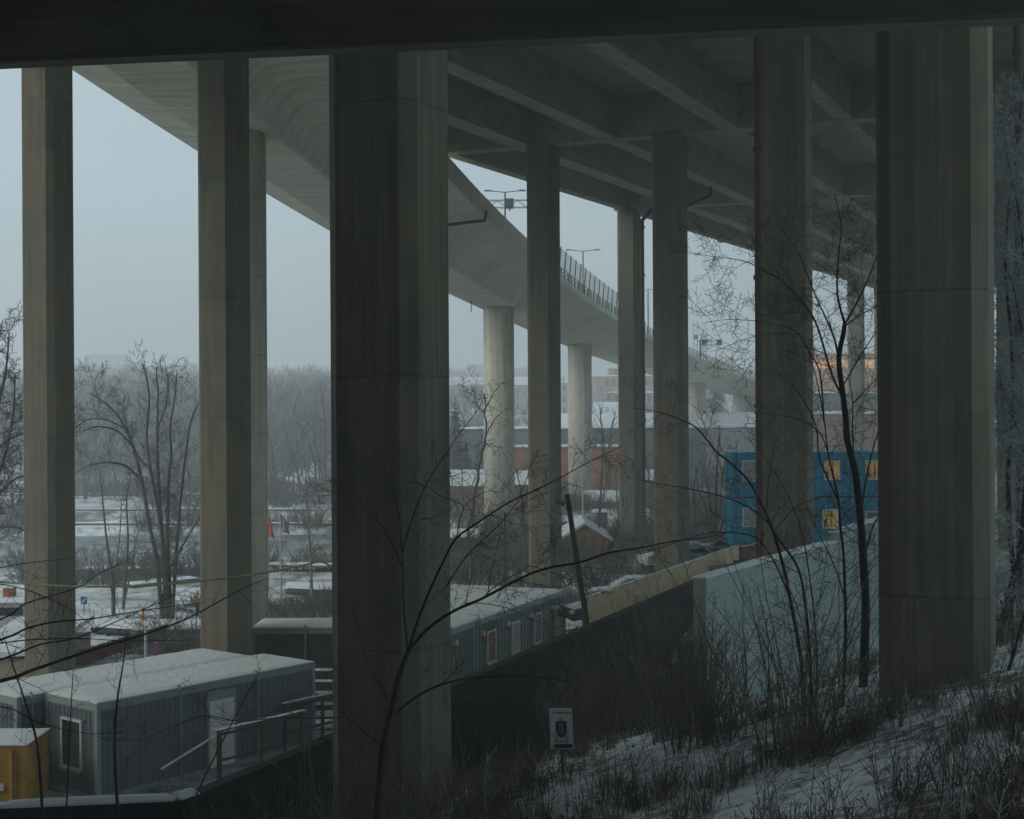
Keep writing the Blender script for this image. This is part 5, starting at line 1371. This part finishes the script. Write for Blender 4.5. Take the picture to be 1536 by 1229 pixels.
# a generic bare tree for the far bank
def wild_tree(seed, h, kind, label, group):
    rg = random.Random(seed)
    t = thing('bare_tree', (0, 0, 0), label, 'tree', group); t['kind'] = 'thing'
    tr, cr = MB(), MB()
    stems = 1 if kind == 'tall' else rg.choice((2, 3))
    for s_ in range(stems):
        lean = Vector((rg.gauss(0, 0.10 + 0.12 * (stems > 1)), rg.gauss(0, 0.10 + 0.12 * (stems > 1)), 1)).normalized()
        pts = [Vector((rg.uniform(-.2, .2), rg.uniform(-.2, .2), -0.8))]; dcur = lean
        for k in range(8):
            dcur = (dcur + Vector((rg.gauss(0, 0.10), rg.gauss(0, 0.10), 0.08))).normalized(); pts.append(pts[-1] + dcur * h / 8)
        rs = [h * 0.016 * (1 - 0.85 * k / 8) for k in range(9)]
        tr.tube(pts, rs, 6)
        acc = [k * h / 8 for k in range(9)]
        nb = 15 if stems == 1 else 9
        for b in range(nb):
            s = h * (0.22 + 0.75 * b / nb); p, td, k, u = at_path(pts, acc, s)
            w_ = b * 2.4 + rg.random(); L = h * (0.36 if kind != 'tall' else 0.26) * (1.05 - 0.75 * (s / h - 0.2)) * rg.uniform(0.7, 1.2)
            dr = Vector((math.cos(w_), math.sin(w_), rg.uniform(0.45, 1.0))).normalized(); sub = [p]
            for j in range(4): dr = (dr + Vector((rg.gauss(0, .16), rg.gauss(0, .16), 0.10))).normalized(); sub.append(sub[-1] + dr * L / 4)
            r2 = [max(0.02, h * 0.006 * (1 - 0.8 * j / 4)) for j in range(5)]
            tr.tube(sub, r2, 4, False); twigs(cr, sub, r2, rg, 1.15, h * 0.15, 2, 0.1, 0.9, 0.3, 0.5, 0.022, 0.012, 0.3)
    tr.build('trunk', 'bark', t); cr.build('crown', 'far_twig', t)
    return t
WL = 'bare leafless tree on the snowy far bank'
protos = [wild_tree(101, 11, 'tall', WL, 'bare trees on the far bank'), wild_tree(102, 12, 'wide', WL, 'bare trees on the far bank'), wild_tree(103, 9.5, 'wide', WL, 'bare trees on the far bank'), wild_tree(104, 13, 'tall', WL, 'bare trees on the far bank')]
rgb = random.Random(77)
spots = []
for px, d in ((20, 158), (128, 166), (150, 190), (176, 172), (205, 205), (232, 178), (270, 186), (288, 168), (405, 172), (413, 178), (428, 190), (452, 168), (474, 182), (490, 172), (60, 176), (-20, 182), (420, 215), (462, 205), (120, 215), (185, 225), (285, 216), (668, 180), (684, 214), (700, 172), (735, 205), (778, 178), (690, 150), (655, 160), (840, 165), (915, 168), (1045, 170), (1088, 190), (1100, 150), (975, 160), (835, 300), (1040, 260), (895, 330), (1085, 250)):
    spots.append((px, d + rgb.uniform(-4, 4)))
for i, (px, d) in enumerate(spots):
    k = i % 4
    o = protos[k] if i < 4 else copy_tree(protos[k])
    p = P(px, 600, d); o.location = (p.x, d, ground_h(p.x, d)); o.rotation_euler.z = rgb.uniform(0, 6.28); s_ = rgb.uniform(0.75, 1.12); o.scale = (s_, s_, s_)
# spruces
def spruce(px, yt, yb_, d, label, seed):
    b = P(px, yb_, d); tpz = P(px, yt, d).z; z0 = min(b.z, ground_h(b.x, b.y)); h = tpz - z0
    t = thing('spruce_tree', (b.x, d, z0), label, 'tree', None); t['kind'] = 'thing'; rg = random.Random(seed)
    g = MB(); g.tube([Vector((0, 0, -0.5)), Vector((0, 0, h))], [h * 0.018, 0.02], 6); g.build('trunk', 'bark', t)
    g = MB(); z = h * 0.06
    while z < h:
        R_ = h * 0.21 * (1 - z / h) ** 0.85 + 0.12
        for k in range(int(8 + 10 * (1 - z / h))):
            w_ = rg.uniform(0, 6.28); L = R_ * rg.uniform(0.65, 1.1); a = Vector((math.cos(w_), math.sin(w_), 0)); s = Vector((-a.y, a.x, 0))
            base = Vector((0, 0, z + rg.uniform(0, h * 0.03)))
            for q in range(3):
                f0, f1 = 0.15 + q * 0.28, 0.15 + q * 0.28 + 0.36; wd = L * 0.17 * (1 - f0 * 0.5)
                p0 = base + a * L * f0 + Vector((0, 0, -0.25 * L * f0)); p1 = base + a * L * f1 + Vector((0, 0, -0.30 * L * f1 + rg.uniform(-.05, .05) * L))
                g.quad(p0 - s * wd, p1 - s * wd * 0.5 - Vector((0, 0, 0.12 * L)), p1 + s * wd * 0.5 - Vector((0, 0, 0.12 * L)), p0 + s * wd)
        z += h * 0.035
    g.build('crown', 'spruce_needles', t)
spruce(683, 595, 700, 185, 'dark spruce right of the big pillar behind the bare branches', 3)
spruce(699, 655, 712, 178, 'small bushy dark spruce right of the taller one', 4)
spruce(1125, 539, 640, 330, 'dark spruce rising above the far end of the ramp', 5)
spruce(1108, 556, 640, 340, 'short spruce tip left of the tall spruce over the ramp', 6)
spruce(1074, 532, 640, 350, 'tiny spruce tip above the ramp, left of the other two', 7)
spruce(925, 545, 600, 470, 'small dark conifer on the roofline above the beige apartments', 8)
spruce(905, 560, 610, 465, 'lower dark conifer left of the rooftop storey', 9)
spruce(846, 560, 610, 465, 'small conifer just right of the middle thin pillar on the skyline', 10)
# scrub along the banks
g = MB(); rgf = random.Random(8); cnt = 0
while cnt < 4200:
    y = 66 + 300 * rgf.random() ** 1.2; px = rgf.uniform(-60, 1180); x = (px - 768) / F * y
    if y < 112 and (rgf.random() < 0.35 or (x > -3 and y < 75)): continue
    if ground_h(x, y) < -0.05 or nz(x, y, 0.06, 2) < -0.12: continue
    c = Vector((x, y, ground_h(x, y) - 0.1)); h = rgf.uniform(0.6, 2.6) * (0.5 if y < 92 else 1); cnt += 1
    for i in range(16):
        w_ = rgf.uniform(0, 6.28); o = Vector((math.cos(w_), math.sin(w_), 0)); p = c + o * rgf.uniform(0, 0.9)
        dd = (o * rgf.uniform(0.1, 0.8) + Vector((0, 0, 1))).normalized(); q = p + dd * h * rgf.uniform(0.5, 1)
        g.tube([p, q], [0.03, 0.015], 3, False)
        for j in range(2): g.tube([p.lerp(q, rgf.uniform(0.3, .9)), q + Vector((rgf.gauss(0, .4), rgf.gauss(0, .4), rgf.uniform(-.1, .4)))], [0.018, 0.010], 3, False)
o = g.build('bank_scrub', 'twig'); tag(o, 'leafless scrub along the banks', kind='stuff')
# the far wood: reads as one grey mass
g = MB(); rgf = random.Random(5)
def far_tree(x, y, h):
    z0 = ground_h(x, y) - 0.3; c = Vector((x, y, z0))
    k = max(1.0, y / 260.0)
    g.tube([c, c + Vector((rgf.uniform(-.4, .4), 0, h * 0.55))], [0.16 * k, 0.07 * k], 3, False)
    cr = h * rgf.uniform(0.20, 0.30)
    for i in range(80):
        w_ = rgf.uniform(0, 6.28); u = rgf.random() ** 0.6; zz = rgf.uniform(0.25, 1.0)
        env = math.sin(min(1, (zz - 0.12) / 0.88) * math.pi) ** 0.6
        p = c + Vector((math.cos(w_) * cr * u * env, math.sin(w_) * cr * u * env, h * zz * 0.96))
        dd = Vector((math.cos(w_) * 0.7 + rgf.gauss(0, .3), math.sin(w_) * 0.7 + rgf.gauss(0, .3), rgf.uniform(0.5, 1.3))).normalized()
        L = h * rgf.uniform(0.07, 0.16)
        g.tube([p, p + dd * L], [0.045 * k, 0.02 * k], 3, False)
cnt = 0
while cnt < 2000:
    y = 172 + 460 * rgf.random() ** 0.9; px = rgf.uniform(-120, 760) if rgf.random() < 0.8 else rgf.uniform(760, 1500)
    x = (px - 768) / F * y
    if px > 600 and not (245 < y < 300 or y > 470): continue
    if nz(x, y, 0.03, 4) < -0.22 and y < 420: continue
    far_tree(x, y, rgf.uniform(8.5, 14.5)); cnt += 1
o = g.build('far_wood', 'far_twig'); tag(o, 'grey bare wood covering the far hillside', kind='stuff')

# ------------------------------------------------------------------ shrubs and dead plants on the slope
def shrub(seed, h, stems, spread, label, twig='shrub_twig', dens=4.6, length=0.42, lean=(0, 0), group='leafless shrubs on the slope'):
    rg = random.Random(seed); t = thing('bare_shrub', (0, 0, 0), label, 'shrub', group); t['kind'] = 'thing'
    st, cr = MB(), MB()
    for s_ in range(stems):
        w_ = rg.uniform(0, 6.28); r_ = spread * math.sqrt(rg.random())
        p = Vector((math.cos(w_) * r_ * 0.45, math.sin(w_) * r_ * 0.45, -0.15)); hh = h * rg.uniform(0.5, 1.08)
        dcur = Vector((math.cos(w_) * 0.35 * r_ + lean[0] + rg.gauss(0, .10), math.sin(w_) * 0.35 * r_ + lean[1] + rg.gauss(0, .10), 1)).normalized(); pts = [p]
        for k in range(6):
            dcur = (dcur + Vector((rg.gauss(0, 0.10), rg.gauss(0, 0.10), rg.uniform(-0.10, 0.06)))).normalized(); pts.append(pts[-1] + dcur * hh / 6)
        rs = [0.014 * rg.uniform(0.6, 1.1) * (1 - 0.72 * k / 6) for k in range(7)]
        st.tube(pts, rs, 4, False); twigs(cr, pts, rs, rg, dens, length, 2, 0.12, 0.8, 0.35, 0.5, 0.0032, 0.008, 0.3)
    st.build('stem', 'shrub_twig', t); cr.build('crown', twig, t)
    return t
SP = [('dense leafless shrub standing on the slope', 211, 2.7, 22, 0.8), ('tall thin-stemmed leafless shrub on the slope', 212, 3.2, 17, 0.65), ('spreading leafless shrub on the slope', 213, 2.0, 36, 1.0), ('low tangled leafless shrub on the slope', 214, 1.5, 40, 0.9)]
sproto = [shrub(s_, h, n, sp, lab) for lab, s_, h, n, sp in SP]
def slope_at(px, py):
    d = 9.0
    while d < 60:
        p = P(px, py, d); t, n = tn(p.x, p.y)
        if p.z <= slope_h(t, n): return Vector((p.x, p.y, slope_h(t, n)))
        d += 0.1
    return None
used = set(); rgs = random.Random(99)
def put_shrub(k, px, d, sc_=1.0, label=None, py=None):
    if py is not None:
        q = slope_at(px, py)
        if q is None: return
    else:
        p = P(px, 600, d); t, n = tn(p.x, p.y); q = Vector((p.x, p.y, slope_h(t, n)))
    o = sproto[k] if k not in used else copy_tree(sproto[k]); used.add(k)
    o.location = q; o.rotation_euler.z = rgs.uniform(0, 6.28); o.scale = (sc_, sc_, sc_ * rgs.uniform(0.9, 1.1))
    o['label'] = label or SP[k][0]
put_shrub(1, 1170, 22.0, 1.15, 'tall thin-stemmed leafless shrub in the middle of the snow slope', 1145)
put_shrub(0, 1085, 24.0, 1.05, 'dense leafless shrub hiding the foot of the pale wall near its left edge', 1112)
put_shrub(1, 1235, 23.0, 1.0, 'tall leafless shrub just left of the forked tree trunk', 1105)
put_shrub(0, 1200, 20.5, 0.9, 'dense leafless shrub with reddish stems in front of the many-stemmed tree', 1150)
put_shrub(3, 1040, 23.0, 1.1, 'low tangled shrub at the dark foot of the pale wall end', 1120)
put_shrub(0, 1010, 26.0, 1.2, 'dense shrub against the dark wall just left of the pale wall', 1110)
WB = 'leafless brush growing up against the dark retaining wall'
for k, px, d, s_ in ((2, 985, 31, 1.5), (0, 955, 33, 1.25), (2, 930, 33, 1.5), (0, 900, 35, 1.2), (2, 1020, 30, 1.5), (0, 870, 36, 1.1), (1, 1000, 33, 1.1), (1, 960, 36, 1.1), (2, 1036, 33, 1.5), (3, 905, 32, 1.5), (3, 850, 33, 1.4), (1, 1025, 36, 1.2), (1, 915, 37, 1.1)): put_shrub(k, px, d, s_, WB)
LB = 'leafless brush around the foot of the big left pillar'
for k, px, py, s_ in ((0, 540, 1290, 0.95), (2, 500, 1300, 1.0), (3, 600, 1280, 1.1), (0, 640, 1300, 0.85), (2, 690, 1270, 0.75), (3, 455, 1330, 1.2), (0, 570, 1340, 0.9), (3, 720, 1230, 0.9), (2, 620, 1330, 0.9), (3, 390, 1400, 1.0), (0, 500, 1400, 0.9)): put_shrub(k, px, 0, s_, LB, py)
RB = 'low leafless brush in the snow below the big right pillar'
for k, px, py, s_ in ((3, 1345, 1070, 0.55), (3, 1410, 1062, 0.5), (3, 1500, 1090, 0.6), (3, 1290, 1110, 0.6), (2, 1530, 1180, 0.5), (3, 1440, 1180, 0.55), (3, 1360, 1200, 0.6), (3, 990, 1200, 0.6), (3, 910, 1190, 0.6), (3, 1090, 1190, 0.55)): put_shrub(k, px, 0, s_, RB, py)

# dry weeds: far too many to count
def in_view(q):
    v = (H - q.z) * F / q.y + 614.5; u = q.x * F / q.y + 768
    return -120 < u < 1660 and v < 1420
rw = random.Random(321); g1, g2, g3 = MB(), MB(), MB(); made = 0; tries = 0
while made < 2700 and tries < 90000:
    tries += 1
    y = 8.5 + 27 * rw.random() ** 1.25; x = rw.uniform(-0.48, 0.42) * y
    t, n = tn(x, y)
    if n < -13.4 or t > 40 or (n > -7.2 and t > 30.5 and n < -5.5): continue
    if abs(t - tc) < 1.0 and abs(n - nc) < 1.0 or abs(t - th_) < 1.0 and abs(n - nh) < 1.0: continue
    q = Vector((x, y, slope_h(t, n)))
    if not in_view(q): continue
    dens_ = 0.22 + 0.9 * nz(x, y, 0.45, 9) + (0.15 if y < 14 else 0.0) + (0.28 if x < 0.5 else -0.2)
    if rw.random() > dens_: continue
    made += 1
    kind = rw.random(); c = q - Vector((0, 0, 0.05))
    if kind < 0.66:      # a tuft of dead grass
        gg = g1 if rw.random() < 0.75 else g2
        for b in range(rw.randint(14, 26)):
            w_ = rw.uniform(0, 6.28); L = rw.uniform(0.16, 0.50); o = Vector((math.cos(w_), math.sin(w_), 0)); s = Vector((-o.y, o.x, 0)) * rw.uniform(0.003, 0.006)
            p0 = c + o * rw.uniform(0, 0.14); p1 = p0 + o * L * 0.28 + Vector((0, 0, L * 0.75)); p2 = p1 + o * L * rw.uniform(0.25, 0.6) + Vector((0, 0, L * rw.uniform(-0.25, 0.2)))
            gg.quad(p0 - s, p0 + s, p1 + s * 0.8, p1 - s * 0.8); gg.tri(p1 - s * 0.8, p1 + s * 0.8, p2)
    elif kind < 0.86:    # a tall dead stalk with side shoots and seed heads
        gg = g1 if rw.random() < 0.55 else (g2 if rw.random() < 0.6 else g3)
        L = rw.uniform(0.45, 1.25); dcur = Vector((rw.gauss(0, .15), rw.gauss(0, .15), 1)).normalized(); pts = [c]
        for k in range(4): dcur = (dcur + Vector((rw.gauss(0, .1), rw.gauss(0, .1), 0))).normalized(); pts.append(pts[-1] + dcur * L / 4)
        gg.tube(pts, [0.006, 0.0055, 0.005, 0.004, 0.003], 3, False)
        acc = [L * k / 4 for k in range(5)]
        for b in range(rw.randint(6, 16)):
            p, td, k, u = at_path(pts, acc, L * rw.uniform(0.25, 1)); w_ = rw.uniform(0, 6.28); l2 = L * rw.uniform(0.08, 0.24)
            dd = (td + Vector((math.cos(w_), math.sin(w_), rw.uniform(0, .5)))).normalized(); e = p + dd * l2
            gg.tube([p, e], [0.003, 0.002], 3, False)
            if rw.random() < 0.7:
                h_ = rw.uniform(0.005, 0.013); gg.tube([e - dd * h_, e, e + dd * h_ * 1.3], [0.002, h_ * 0.55, 0.002], 4, False)
    else:                # crumpled dead leaves and bramble lying on the snow
        for b in range(rw.randint(8, 18)):
            w_ = rw.uniform(0, 6.28); o = Vector((math.cos(w_), math.sin(w_), 0)); p0 = c + o * rw.uniform(0, 0.4) + Vector((0, 0, rw.uniform(0.06, 0.22)))
            a = Vector((rw.gauss(0, 1), rw.gauss(0, 1), rw.gauss(0, .6))).normalized() * rw.uniform(0.02, 0.06); b_ = Vector((rw.gauss(0, 1), rw.gauss(0, 1), rw.gauss(0, .6))).normalized() * rw.uniform(0.015, 0.035)
            g1.quad(p0 - a, p0 + b_, p0 + a, p0 - b_)
tag(g1.build('dry_weeds', 'dead_weed'), 'dead brown weeds and grass over the snowy slope', kind='stuff')
tag(g2.build('dry_grass', 'pale_weed'), 'paler dead grass stalks on the slope', kind='stuff')
tag(g3.build('frosted_weeds', 'frosted_twig'), 'frost-grey dead stalks on the slope', kind='stuff')

# ------------------------------------------------------------------ the misty air
hz = MB(); hz.box(-1040, 1040, -110, 1420, -3.0, 47.0)
hm = bpy.data.materials.new('haze_air'); hm.use_nodes = True; nt = hm.node_tree
for nd in list(nt.nodes):
    if nd.type != 'OUTPUT_MATERIAL': nt.nodes.remove(nd)
pv = nt.nodes.new('ShaderNodeVolumePrincipled'); pv.inputs['Color'].default_value = (0.965, 0.985, 1.0, 1); pv.inputs['Density'].default_value = 0.0020; pv.inputs['Anisotropy'].default_value = 0.2
nt.links.new(pv.outputs[0], [nd for nd in nt.nodes if nd.type == 'OUTPUT_MATERIAL'][0].inputs['Volume'])
M['haze_air'] = hm
tag(hz.build('haze', 'haze_air'), 'pale winter haze', kind='stuff')
